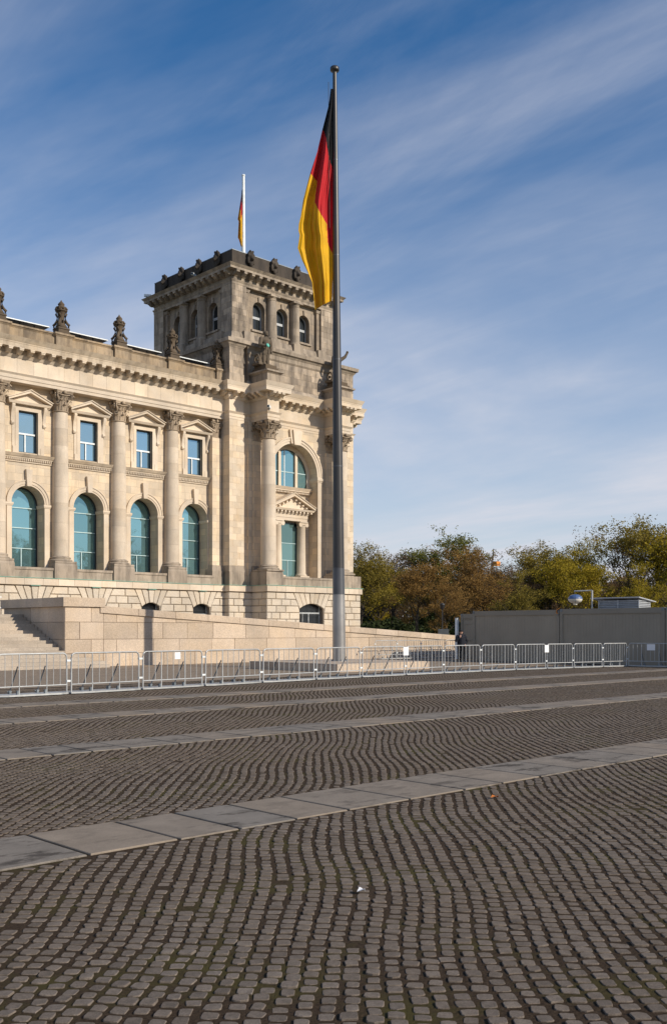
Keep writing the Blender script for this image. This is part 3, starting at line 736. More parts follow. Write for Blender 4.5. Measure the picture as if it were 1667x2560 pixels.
for i, bx in enumerate(BAY):
    l = COLX[i] + .03 if i else WX0; l = COLX[i]; r = COLX[i + 1] if i < 4 else 58.7
    w = MB(); arch_panel(w, l, r, 6.9, 15.9, bx, 1.46, 12.3, YW, 1.45)
    rect_hole(w, l, r, 15.9, 22.05, bx - .86, bx + .86, 16.50, 19.95, YW, .6)
    wall = w.build('wall', 'stone', B)
    MB().box(l, r, 79.16, 79.3, 6.9, 15.0).build('back_wall', 'stone', wall)
    a = MB(); ring(a, bx, 12.3, 1.47, 1.62, YW - .05, YW + .02, 26); ring(a, bx, 12.3, 1.62, 1.86, YW - .10, YW + .02, 26); ring(a, bx, 12.3, 1.86, 1.94, YW - .16, YW + .02, 26)
    a.build('archivolt', 'stone_plain', wall)
    MB().prism([(bx - .20, 13.70), (bx + .20, 13.70), (bx + .29, 15.1), (bx - .29, 15.1)], YW - .30, YW + .05).build('keystone', 'stone_plain', wall)
    for sx in (-1, 1):
        ip = MB(); ip.box(*sorted((bx + sx * 1.46, bx + sx * 1.90)), YW - .09, YW + .02, 7.0, 11.98)
        xa, xb = sorted((bx + sx * 1.40, bx + sx * 1.98)); ip.fr(xa, xb, YW - .12, YW + 1.2, 12.0, 12.12, 0, .04); ip.box(xa - .05, xb + .05, YW - .18, YW + 1.2, 12.122, 12.28)
        ip.build('impost', 'stone_plain', wall)
    arch_window(bx, wall); square_window(bx, wall)
    # dentilled sill ledge from column to column
    lx, rx = (COLX[i] + .62, COLX[i + 1] - .62) if i < 4 else (COLX[4] + .62, 57.5)
    s_ = MB(); s_.box(lx, rx, YW - .26, YW + .02, 15.98, 16.1); s_.fr(lx, rx, YW - .30, YW + .02, 16.102, 16.34, .02, .18)
    so_ = s_.build('sill_ledge', 'cornice', B)
    d = MB(); xx = lx + .06
    while xx < rx - .1: d.box(xx, xx + .09, YW - .24, YW + .02, 15.80, 15.976); xx += .17
    d.box(lx, rx, YW - .10, YW + .02, 15.66, 15.798); dd = d.build('dentils', 'stone_plain', so_)
for cx in COLX: column(cx, YC, .71, 7.38, 22.02, 1.82, B)
# end pilaster beside the tower
pl = MB().box(57.38, 58.5, 77.05, 78.0, 7.95, 20.2).build('pilaster', 'stone', B)
MB().box(57.2, 58.55, 76.8, 78.0, 6.06, 7.4).fr(57.28, 58.52, 76.92, 78.0, 7.402, 7.95, .06, 0).build('pilaster_base', 'weather', pl)
put('capital', CAP, pl, (57.95, 77.5, 20.2), 0, (.80, .62, 1.0))
# entablature: architrave, frieze stones, cornice
en = MB().ent(WX0, WX1 + .3, YE, 79.0, [(22.03, 22.30, .0, .0), (22.30, 22.58, .05, .05), (22.58, 22.74, .05, .18), (23.98, 24.2, .04, .2)]).box(WX0, WX1 + .3, YE + .06, 79.0, 22.74, 23.98).build('architrave', 'stone_plain', B)
x = WX0
while x < WX1:
    x2 = min(x + pr.uniform(1.25, 1.5), WX1 + .3); x2 = WX1 + .3 if WX1 + .3 - x2 < .6 else x2
    MB().prism([(x + .003, 22.742), (x2 - .003, 22.742), (x2 - .003, 23.978), (x + .003, 23.978)], YE, YE + .3, .012).build('frieze_stone', 'stone_plain', en); x = x2
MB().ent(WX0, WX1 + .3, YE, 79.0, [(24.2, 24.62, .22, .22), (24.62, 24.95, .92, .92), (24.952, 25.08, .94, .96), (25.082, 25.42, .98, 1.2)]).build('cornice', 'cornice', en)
x = 58.1
while x > WX0: put('modillion', MOD, en, (x, YE - .21, 24.215)); x -= .94
# attic with single stones, coping and finial pedestals
at = MB().box(WX0, WX1 + .2, YE + .35, 79, 25.42, 26.6).build('attic', 'attic', B)
FX = [30.4, 36.05, 41.7, 47.35, 53.0, 58.45]
x = WX0
while x < WX1:
    x2 = min(x + pr.uniform(1.0, 1.5), WX1); x2 = WX1 if WX1 - x2 < .5 else x2
    MB().prism([(x + .004, 25.44), (x2 - .004, 25.44), (x2 - .004, 26.5), (x + .004, 26.5)], YE + .22, YE + .36, .01).build('attic_stone', 'attic', at); x = x2
MB().ent(WX0, WX1 + .2, YE + .25, 79, [(26.5, 26.66, 0, .12), (26.662, 26.8, .16, .16)]).build('coping', 'attic', at)
MB().ent(WX0, WX1 + .2, YE + .1, 79, [(25.424, 25.56, .2, .04)]).build('attic_base', 'attic', at)
for fx in FX[:-1]: MB().box(fx - .75, fx + .75, YE, 78.6, 25.43, 26.5).ent(fx - .75, fx + .75, YE, 78.6, [(26.502, 26.67, 0, .12), (26.672, 26.83, .16, .16)]).build('finial_pedestal', 'attic', at)
MB().box(57.75, 58.58, YE, 78.6, 25.43, 26.5).ent(57.8, 58.55, YE, 78.6, [(26.502, 26.67, 0, .1), (26.672, 26.83, .14, .14)]).build('finial_pedestal', 'attic', at)
MB().box(WX0, 59, 78.9, 95, 26.0, 26.45).build('flat_roof', 'attic', B)
MB().box(WX0, 59, 79.3, 95, 0, 26.0).build('inner_block', 'stone', B)
for a, b in zip(FX, FX[1:]):
    a2, b2 = a + .95, b - .75
    s_ = MB().box(a2, b2, 78.04, 80.4, 27.47, 27.55).build('solar_panel', 'solar', B)
    MB().box(a2, b2, 77.98, 78.04, 27.475, 27.555).build('panel_edge', 'white', s_)
    f = MB()
    for k in range(3): xx = a2 + (b2 - a2) * (k + .5) / 3; f.box(xx - .04, xx + .04, 79.4, 79.5, 26.4, 27.47)
    f.build('panel_bracket', 'galv_dark', s_)

# finials on the attic, each a thing
def finial_mesh(nm, part):
    mb = MB()
    if part == 'base': mb.ent(-.5, .5, -.5, .5, [(0, .14, .06, .06), (.141, .42, .02, -.02), (.421, .56, .04, .0)])
    elif part == 'body':
        mb.lathe([(.42, .56), (.50, .66), (.44, .8), (.30, 1.0), (.25, 1.3), (.27, 1.6), (.34, 1.85), (.42, 1.95)], n=12)
        for i in range(4):
            a = math.pi / 4 + i * math.pi / 2; c, s_ = math.cos(a), math.sin(a)
            mb.tube([(.62 * c, .62 * s_, .62), (.66 * c, .66 * s_, .82), (.50 * c, .50 * s_, .98), (.36 * c, .36 * s_, 1.25), (.34 * c, .34 * s_, 1.55), (.46 * c, .46 * s_, 1.78), (.42 * c, .42 * s_, 1.92)], [.10, .13, .11, .09, .08, .09, .07], 6)
        for i in range(8):
            a = i * math.pi / 4; mb.tube([(.32 * math.cos(a), .32 * math.sin(a), 1.0), (.40 * math.cos(a), .40 * math.sin(a), 1.12), (.33 * math.cos(a), .33 * math.sin(a), 1.28)], [.05, .08, .04], 5)
    else:
        mb.lathe([(.36, 1.95), (.50, 2.0), (.52, 2.08), (.40, 2.14), (.38, 2.22), (.46, 2.28), (.46, 2.36), (.28, 2.42), (.24, 2.52), (.30, 2.60), (.20, 2.74), (.08, 2.86), (.03, 2.98)], n=12)
        for i in range(8):
            a = i * math.pi / 4; mb.tube([(.45 * math.cos(a), .45 * math.sin(a), 2.02), (.50 * math.cos(a), .50 * math.sin(a), 2.18), (.40 * math.cos(a), .40 * math.sin(a), 2.32)], [.07, .09, .05], 5)
    return mb.mesh(nm, 'dark_fin')
M['dark_fin'] = stone('finial_stone', (.105, .080, .056), (.13, .095, .06), (.045, .036, .028), .6, bump=.5, bscale=14, rnd=.2)
FM = {p: finial_mesh(p, p) for p in ('base', 'body', 'crown')}
finl = ['out past the left edge', 'at the left edge of the picture', 'second from the left edge', 'third from the left edge', 'fourth, in front of the tower side', 'last, tucked against the tower corner']
for k, fx in enumerate(FX[1:], 1):
    t_ = thing('stone_finial', (fx - (.25 if k == 5 else 0), 77.35, 26.83), 'carved dark stone finial on the roof edge, ' + finl[k], 'finial', 'stone finials along the roof edge')
    for p in ('base', 'body', 'crown'):
        c = bpy.data.objects.new({'base': 'base', 'body': 'scrolled_body', 'crown': 'crown'}[p], FM[p]); COL.objects.link(c); c.parent = t_

# ============================================================ corner tower
ENT = [(22.03, 22.30, .0, .0), (22.30, 22.58, .04, .04), (22.58, 22.76, .05, .2), (22.76, 24.0, -.02, -.02), (24.0, 24.2, .04, .2), (24.2, 24.62, .2, .2), (24.62, 24.95, .82, .82), (24.952, 25.08, .84, .86), (25.082, 25.43, .88, 1.05)]
H = 8.35
def rz_of(a): return a
def loc(a, x, y, z):
    c, s_ = math.cos(a), math.sin(a); return (TC[0] + c * x - s_ * y, TC[1] + s_ * x + c * y, z)
core = MB(0, TC).box(-H + .012, H - .012, -7.1, H, 0, 25.4).build('tower_core', 'stone', B)
MB(0, TC).ent(-8.1, 8.1, -8.1, 8.1, ENT[:6]).build('tower_entablature', 'stone_plain', B)
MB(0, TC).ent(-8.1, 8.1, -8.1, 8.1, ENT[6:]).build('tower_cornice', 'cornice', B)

def tower_face(a, hw, off, south):
    A = (a, TC); y = -off; full = not south
    e = .002 if south else 0.0
    # --- piers
    for sx in (-1, 1):
        x0, x1 = sorted((sx * hw, sx * 6.55))
        p = MB(*A).box(x0, x1, y, -7.1, 7.95, 22.05).build('corner_pier', 'stone', B)
        if full: ashlar(A, p, x0, x1, 7.97, 22.0, y, 'block_low', .62, .95)
        MB(*A).box(x0, x1, y - .06, -7.1, 6.05, 7.35).fr(x0, x1, y, -7.1, 7.352, 7.95, .06, .0).build('pier_base', 'weather', p)
        MB(*A).ent(x0 + .0, x1, y, -7.1, ENT, .003 + e).build('pier_entablature', 'stone_plain', p)
        x0, x1 = sorted((sx * 6.55, sx * 5.95))
        MB(*A).box(x0, x1, y + .3, -7.1, 6.05, 22.05).build('recess_wall', 'stone', p)
        x0, x1 = sorted((sx * 5.95, sx * 5.5))
        MB(*A).box(x0, x1, y + .05, -7.1, 6.05, 22.05).build('wall_strip', 'stone', p)
        # pilaster behind the free column
        q = MB(*A).box(sx * 4.85 - .66, sx * 4.85 + .66, y - .22, y + .2, 8.0, 20.2).build('pilaster', 'stone', B)
        MB(*A).box(sx * 4.85 - .85, sx * 4.85 + .85, y - .4, y + .2, 6.9, 7.4).fr(sx * 4.85 - .75, sx * 4.85 + .75, y - .3, y + .2, 7.402, 8.0, .06, -.05).build('pilaster_base', 'weather', q)
        put('capital', CAP, q, loc(a, sx * 4.85, y + .25, 20.2), a, (.92, .70, 1.0))
        # column block above and below, with the column
        if sx > 0 or full or True:
            cx, cy = sx * 4.85, y - 1.65
            b_ = MB(*A).ent(cx - .74, cx + .74, y - 2.4, y + .3, ENT, .006 + e).build('projecting_entablature', 'stone_plain', B)
            for k in range(3): put('modillion', MOD, b_, loc(a, cx - .55 + .55 * k, y - 2.4 - .19, 24.215), a)
            for k in range(3): put('modillion', MOD, b_, loc(a, cx - sx * 0 - .93, y - 2.0 + .75 * k, 24.215), a - math.pi / 2)
            for k in range(3): put('modillion', MOD, b_, loc(a, cx + .93, y - 2.0 + .75 * k, 24.215), a + math.pi / 2)
            p_ = loc(a, cx, cy, 0); column(p_[0], p_[1], .76, 7.42, 22.02, 1.82, B, rz=a)
            # pedestal for the statue
            pd = MB(*A).box(cx - .82, cx + .82, y - 2.45, y + .2, 25.44, 26.45).ent(cx - .82, cx + .82, y - 2.45, y + .2, [(26.452, 26.62, .02, .2), (26.622, 26.78, .28, .28)]).build('statue_pedestal', 'tower_plain', B)
            MB(*A).box(cx - .78, cx + .78, y - 2.2, y - .2, 26.782, 27.1).box(cx - .66, cx + .66, y - 2.05, y - .3, 27.102, 27.4).build('statue_plinth', 'dark_fin', pd)
    # --- arch bay
    w = MB(*A); arch_panel(w, -5.5, 5.5, 6.05, 22.05, 0, 3.06, 17.6, y, off - 7.1, 30); wall = w.build('arch_wall', 'stone', B)
    r_ = MB(*A); ring(r_, 0, 17.6, 3.07, 3.30, y - .06, y + .02, 34); ring(r_, 0, 17.6, 3.302, 3.56, y - .12, y + .02, 34); ring(r_, 0, 17.6, 3.562, 3.70, y - .2, y + .02, 34); r_.build('archivolt', 'stone_plain', wall)
    k_ = MB(*A); k_.prism([(-.36, 20.5), (.36, 20.5), (.55, 21.98), (-.55, 21.98)], y - .42, y + .05); k_.prism([(-.62, 20.6), (-.40, 20.62), (-.58, 21.98), (-.84, 21.98)], y - .24, y + .05); k_.prism([(.40, 20.62), (.62, 20.6), (.84, 21.98), (.58, 21.98)], y - .24, y + .05)
    k_.build('keystone', 'stone_plain', wall)
    for sx in (-1, 1):
        x0, x1 = sorted((sx * 3.06, sx * 3.62)); ip = MB(*A).box(x0, x1, y - .14, y + .03, 6.9, 17.0)
        xa, xb = sorted((sx * 3.0, sx * 3.7)); ip.fr(xa, xb, y - .16, -7.12, 17.0, 17.2, 0, .08); ip.box(xa - .1, xb + .1, y - .28, -7.12, 17.202, 17.42); ip.fr(xa - .02, xb + .02, y - .2, -7.12, 17.422, 17.58)
        ip.build('impost', 'stone_plain', wall)
    MB(*A).ent(-5.55, 5.55, y, -7.1, ENT, .0045 + e).build('bay_entablature', 'stone_plain', wall)
    for k in range(9): put('modillion', MOD, wall, loc(a, -3.72 + .93 * k, y - .2, 24.215), a)
    for sx in (-1, 1):
        for k in range(2): put('modillion', MOD, wall, loc(a, sx * (7.05 + .85 * k), y - .2, 24.215), a)
    # stone frame in the arch: three lights
    yb = -7.1; yf = yb - .18
    fr_ = MB(*A); ring(fr_, 0, 17.6, 2.62, 3.05, yf, yb, 30)
    for sx in (-1, 1):
        x0, x1 = sorted((sx * 2.62, sx * 3.05)); fr_.box(x0, x1, yf, yb, 16.4, 17.6)
        fr_.box(sx * 1.12 - .16, sx * 1.12 + .16, yf - .05, yb, 16.4, 19.98)
    wn_ = fr_.build('window', 'stone_plain', wall)
    ed = MB(*A)
    for x in (-2.58, -1.32, -.92, .92, 1.32, 2.58): ed.box(x - .045, x + .045, yb - .08, yb - .01, 16.4, 17.6 + math.sqrt(max(0, 2.62 ** 2 - x * x)) - .06)
    ring(ed, 0, 17.6, 2.52, 2.61, yb - .08, yb - .01, 24); ed.build('window_frame', 'frame_dark', wn_)
    for x0, x1 in ((-2.54, -1.28), (-.96, .96), (1.28, 2.54)):
        n = 8; top = [(x1 + (x0 - x1) * i / n, 17.6 + math.sqrt(max(.0004, 2.56 ** 2 - (x1 + (x0 - x1) * i / n) ** 2))) for i in range(n + 1)]
        MB(*A).prism([(x0, 17.95), (x1, 17.95)] + top, yb - .05, yb - .03).build('pane', 'glass', wn_)
        MB(*A).box(x0, x1, yb - .05, yb - .03, 16.4, 17.9).build('pane', 'glass', wn_)
        MB(*A).box(x0, x1, yb - .10, yb - .02, 17.88, 17.97).build('transom', 'frame_teal', wn_)
    MB(*A).box(-.42, -.34, yb - .09, yb - .052, 16.4, 20.1).build('mullion', 'white', wn_)
    s_ = MB(*A).box(-2.95, 2.95, yb - .45, yb, 15.98, 16.1).fr(-2.95, 2.95, yb - .45, yb, 16.102, 16.36, .03, .2); so_ = s_.build('sill_ledge', 'stone_plain', wall)
    d = MB(*A); x = -2.9
    while x < 2.85: d.box(x, x + .1, yb - .36, yb, 15.78, 15.976); x += .19
    d.build('dentils', 'stone_plain', so_)
    # aedicule: two small columns, entablature and pediment
    ae = MB(*A); yq = y + .55
    ae.ent(-2.2, 2.2, yq, yb, [(12.9, 13.2, 0, 0), (13.2, 13.5, .04, .04), (13.5, 13.68, .05, .16)])
    ao = ae.build('aedicule', 'stone_plain', wall)
    p = MB(*A); pediment(p, 0, 2.85, 13.88, 14.08, 15.6, yq - .55, yb, .22); p.build('pediment', 'stone_plain', ao)
    MB(*A).prism([(-2.6, 14.081), (2.6, 14.081), (0, 15.4)], yq - .1, yb).build('tympanum', 'stone_plain', ao)
    for k in range(11): MB(*A).box(-2.55 + .5 * k - .1, -2.55 + .5 * k + .1, yq - .4, yq + .1, 13.69, 13.875).build('bracket', 'stone_plain', ao)
    for k in range(5):
        for sx in (-1, 1):
            xx = .35 + .48 * k; zz = 15.42 - (xx / 2.85) * 1.42
            MB(*A).prism([(sx * xx - .1, zz - .34), (sx * xx + .1, zz - .34), (sx * xx + .1, zz - .2), (sx * xx - .1, zz - .2)], yq - .4, yq).build('bracket', 'stone_plain', ao)
    for sx in (-1, 1):
        cx, cy = sx * 1.62, yq + .30
        c = MB(*A).box(cx - .62, cx + .62, cy - .62, yb, 6.95, 7.3).lathe([(.60, 7.3), (.62, 7.36), (.58, 7.45), (.52, 7.5), (.48, 7.6), (.46, 9.5), (.42, 12.3), (.46, 12.34), (.46, 12.4), (.5, 12.5)], cx, cy, 20)
        c.box(cx - .5, cx + .5, cy - .5, cy + .5, 12.78, 12.9)
        co = c.build('small_column', 'stone_plain', ao)
        v = MB(*A)
        for q in (-1, 1):
            for yy in (cy - .44, cy + .34):
                v.add([(cx + q * .42 + .24 * math.cos(t_), yy + d_, 12.58 + .24 * math.sin(t_)) for d_ in (0, .1) for t_ in [i * math.pi / 6 for i in range(12)]], [tuple(range(12)), tuple(range(12, 24))] + [(i, (i + 1) % 12, 12 + (i + 1) % 12, 12 + i) for i in range(12)])
        v.box(cx - .42, cx + .42, cy - .42, cy + .42, 12.55, 12.78); v.build('ionic_capital', 'stone_plain', co)
    # tall window inside the aedicule
    f = MB(*A)
    for x0, x1, z0, z1 in ((-1.30, -1.2, 7.0, 12.75), (1.2, 1.30, 7.0, 12.75), (-1.2, 1.2, 12.65, 12.75)): f.box(x0, x1, yb - .16, yb - .003, z0, z1)
    fo = f.build('tall_window', 'frame_dark', wall)
    for x0, x1, z0, z1 in ((-1.2, -.02, 7.0, 8.85), (.02, 1.2, 7.0, 8.85), (-1.2, 1.2, 8.9, 10.6), (-1.2, 1.2, 10.66, 12.65)): MB(*A).box(x0, x1, yb - .06, yb - .04, z0, z1).build('pane', 'glass_green', fo)
    for z in (8.875, 10.63): MB(*A).box(-1.2, 1.2, yb - .12, yb - .05, z - .035, z + .035).build('transom', 'frame_teal', fo)
    MB(*A).box(-.035, .035, yb - .12, yb - .05, 7.0, 8.84).build('mullion', 'frame_teal', fo)
    # --- podium under the columns
    xl, xr = (-5.85, 6.85) if not south else (-5.85, 5.85); yp = y - 2.62
    pc = MB(*A)
    if not south:
        rect_hole(pc, xl + .1, xr - .1, 0, 5.42, -1.6, 1.6, 1.4, 4.45, yp + .12, .7)
        pc.add([(xl + .1, yp + .12, 0), (xl + .1, y, 0), (xl + .1, y, 5.42), (xl + .1, yp + .12, 5.42)], [(0, 1, 2, 3)])
        pc.add([(xr - .1, yp + .12, 0), (xr - .1, y + .5, 0), (xr - .1, y + .5, 5.42), (xr - .1, yp + .12, 5.42)], [(0, 1, 2, 3)])
        pc.box(xl + .2, xr - .2, yp + .8, y, 0, 5.42)
    else: pc.box(xl + .1, xr - .1, yp + .02, y, 0, 5.42)
    po = pc.build('podium', 'joint' if not south else 'rust', B)
    MB(*A).box(xl + .05, xr - .05, yp + .05, y + .2, 5.42, 6.0).build('podium_band_core', 'stone_plain', po)
    x = xl - .1
    while x < xr:
        x2 = min(x + pr.uniform(1.1, 1.6), xr + .1); x2 = xr + .1 if xr + .1 - x2 < .5 else x2
        MB(*A).prism([(x + .004, 5.44), (x2 - .004, 5.44), (x2 - .004, 6.02), (x + .004, 6.02)], yp - .17, yp + .2, .02).build('band_stone', 'weather' if south or pr.random() < .0 else 'stone_plain', po); x = x2
    for sx, xe in ((-1, xl), (1, xr)):
        MB(*A).box(*sorted((xe + sx * .098, xe - sx * .1)), yp + .2, y, 5.44, 6.02).build('band_stone', 'stone_plain', po)
    MB(*A).box(xl - .16, xr + .16, yp - .23, y + .1, 6.022, 6.06).build('copper_ledge', 'copper', po)
    for sx in (-1, 1):
        cx = sx * 4.85
        MB(*A).box(cx - 1.06, cx + 1.06, yp - .02, y - .1, 6.062, 7.2).fr(cx - 1.06, cx + 1.06, yp - .02, y - .1, 7.202, 7.42, 0, -.06).build('column_block', 'weather', po)
    MB(*A).box(-3.78, 3.78, yp + .12, yp + .5, 6.062, 6.75).box(-3.78, 3.78, yp + .06, yp + .55, 6.752, 6.96).build('parapet', 'weather', po)
    MB(*A).box(-3.78, 3.78, yp + .5, -7.1, 6.5, 6.9).build('balcony_floor', 'stone_plain', po)
    if not south:
        MB(*A).box(4.85 + 1.07, xr, yp - .02, y - .1, 6.062, 7.3).build('end_block', 'weather', po)
        def gap(z0, z1):
            f = lambda z: 1.63 if z <= 3.86 else 1.63 + (2.45 - 1.6) * (z - 3.86) / (5.38 - 3.86)
            return [(-f(z0), -f(z1), f(z0), f(z1))]
        blocks(A, po, ROWS, xl, xr, yp, .3, 'rust', 1.22, gap)
        voussoirs(A, po, 0, 1.64, 3.86, 5.40, 2.45, yp, 7, .5)
        # side of the podium
        bl = MB; As = (a - math.pi / 2, TC)
        blocks(As, po, ROWS, -(-yp), -(-y), xl, .1, 'rust', 1.22) if False else None
        for k, (z0, z1) in enumerate(ROWS):
            ys = [yp + .05, yp + (1.25 if k % 2 else .8), y - .2] 
            for q0, q1 in zip(ys, ys[1:]):
                # local frame of the left-facing side: x' = -y
                MB(a - math.pi / 2, TC).prism([(-q1 + .02, z0 + .022), (-q0 - .02, z0 + .022), (-q0 - .02, z1 - .022), (-q1 + .02, z1 - .022)], xl, xl + .25, .05).build('stone_block', 'rust', po)
        w_ = MB(*A); yq = yp + .55
        for x0, x1, z0, z1 in ((-1.55, -1.45, 1.5, 4.1), (1.45, 1.55, 1.5, 4.1), (-.06, .06, 1.5, 3.35), (-1.45, 1.45, 3.35, 3.5), (-.85, -.78, 1.5, 3.35)): w_.box(x0, x1, yq, yq + .1, z0, z1)
        wo = w_.build('basement_window', 'white', po)
        MB(*A).box(-1.6, 1.6, yq + .11, yq + .13, 1.4, 4.45).build('pane', 'glass_dark', wo)
        g = MB(*A); grille(g, -1.5, 1.5, 1.5, 4.3, yq - .18, 18, 5); g.build('grille', 'iron', wo)
        # basement of the corner piers
        for sx, x0, x1 in ((-1, -8.58, xl), (1, xr, 8.58)):
            bb = MB(*A).box(x0 + .1, x1 - .02 if sx < 0 else x1 - .1, y - .13, -7, 0, 5.42).build('pier_basement', 'joint', B)
            if sx < 0: blocks(A, bb, ROWS, x0, x1 + .1, y - .25, .3, 'rust', 1.25)
            else: blocks(A, bb, ROWS, x0 - .1, x1, y - .25, .3, 'rust', 1.25)
            if sx < 0:
                for k, (z0, z1) in enumerate(ROWS):
                    MB(a - math.pi / 2, TC).prism([(7.0, z0 + .022), (-y + .2, z0 + .022), (-y + .2, z1 - .022), (7.0, z1 - .022)], x0, x0 + .2, .05).build('stone_block', 'rust', bb)
            MB(*A).prism([(x0 - .08, 5.44), (x1 + .02, 5.44), (x1 + .02, 6.02), (x0 - .08, 6.02)], y - .42, -7.0, .02).build('band_stone', 'stone_plain', bb)
            MB(*A).box(x0 - .14, x1 + .02, y - .48, -7.0, 6.0215, 6.0585).build('copper_ledge', 'copper', bb)
    # --- second tier behind the statues
    for sx in (-1, 1):
        x0, x1 = sorted((sx * (hw - .02), sx * 6.6))
        t2 = MB(*A).box(x0, x1, y + .02, -6.9, 25.44, 29.3).build('tier_pier', 'tower', B)
        ashlar(A, t2, x0, x1, 26.5, 28.98, y + .02, 'block', .6, .9)
        MB(*A).fr(x0, x1, y + .02, -6.9, 25.445, 26.5, .06, .04).build('tier_pier_base', 'tower_plain', t2)
        MB(*A).ent(x0, x1, y + .02, -6.9, [(29.0, 29.15, .02, .1), (29.152, 29.42, .12, .3), (29.422, 29.75, .42, .46)], .003 + e).build('tier_ledge', 'tower_plain', t2)
        x0, x1 = sorted((sx * 6.6, sx * 6.0)); MB(*A).box(x0, x1, y + .4, -6.9, 25.44, 29.3).build('tier_recess', 'tower', t2)
    tw = MB(*A).box(-6.0, 6.0, y + .1, -6.9, 25.44, 29.3).build('tier_wall', 'tower', B)
    ashlar(A, tw, -6.0, 6.0, 26.12, 28.58, y + .1, 'block', .6, 1.15)
    MB(*A).fr(-6.0, 6.0, y + .1, -6.9, 25.45, 26.1, .45, .05).build('tier_base', 'tower_plain', tw)
    MB(*A).ent(-6.0, 6.0, y + .1, -6.9, [(28.6, 28.75, .02, .12), (28.752, 29.15, .1, .1), (29.152, 29.42, .12, .3), (29.422, 29.75, .42, .46)], e).build('tier_ledge', 'tower_plain', tw)

tower_face(0.0, H, H, False)
tower_face(math.pi / 2, H - .004, H + .004, True)
# plain north and east sides above the wing
MB(0, TC).box(-8.3, 6.9, -6.9, 8.3, 25.43, 29.3).build('tier_core', 'tower', B)
ashlar((-math.pi / 2, TC), B, -8.2, 6.8, 26.6, 28.98, -8.3, 'block', .6, 1.1)
MB(0, TC).ent(-8.3, -6.9, -6.9, 8.3, [(29.0, 29.15, .02, .1), (29.152, 29.42, .12, .3), (29.422, 29.75, .42, .46)]).build('tier_ledge', 'tower_plain', B)
# upper storey
UH = 6.83
MB(0, TC).ent(-UH, UH, -UH, UH, [(29.6, 30.0, .9, .9), (30.0, 30.5, .45, .4), (30.5, 30.95, .2, .12), (30.95, 31.15, .1, .03)]).build('upper_base', 'tower_plain', B)
MB(0, TC).box(-UH + 1.4, UH - 1.4, -UH + 1.4, UH, 31, 36.2).build('upper_core', 'tower', B)
MB(0, TC).ent(-UH, UH, -UH, UH, [(35.78, 36.02, .03, .03), (36.02, 36.2, .05, .14), (36.2, 36.52, .0, .0), (36.52, 36.72, .04, .2), (36.722, 36.98, .2, .2), (36.982, 37.2, .78, .78), (37.202, 37.42, .8, 1.0)]).build('upper_cornice', 'tower_plain', B)
pw = MB(0, TC).box(-UH - .1, UH + .1, -UH - .1, UH + .1, 37.425, 37.8).box(-UH + .05, UH - .05, -UH + .05, UH - .05, 37.802, 39.1).build('tower_parapet', 'dark', B)
MB(0, TC).box(-UH + .02, UH - .02, -UH + .02, UH - .02, 39.102, 39.17).build('parapet_capping', 'galv_dark', pw)
def lion_mesh():
    P = [('e', (0, -.12, .02), (.36, .20, .52), 0), ('e', (0, -.28, -.02), (.22, .20, .28), 0), ('e', (0, -.44, -.14), (.13, .14, .13), 0), ('e', (0, -.12, .38), (.30, .22, .22), 0),
         ('e', (-.27, -.2, .22), (.12, .12, .16), 0), ('e', (.27, -.2, .22), (.12, .12, .16), 0), ('e', (-.30, -.15, -.22), (.12, .14, .28), 0), ('e', (.30, -.15, -.22), (.12, .14, .28), 0), ('e', (0, -.2, -.45), (.2, .16, .28), 0),
         ('e', (-.1, -.42, .08), (.06, .06, .05), 0), ('e', (.1, -.42, .08), (.06, .06, .05), 0), ('e', (-.15, -.26, .52), (.1, .1, .1), 0), ('e', (.15, -.26, .52), (.1, .1, .1), 0)]
    return remesh(P, .05, 'lion_head', 'dark', 1)
LION = lion_mesh()
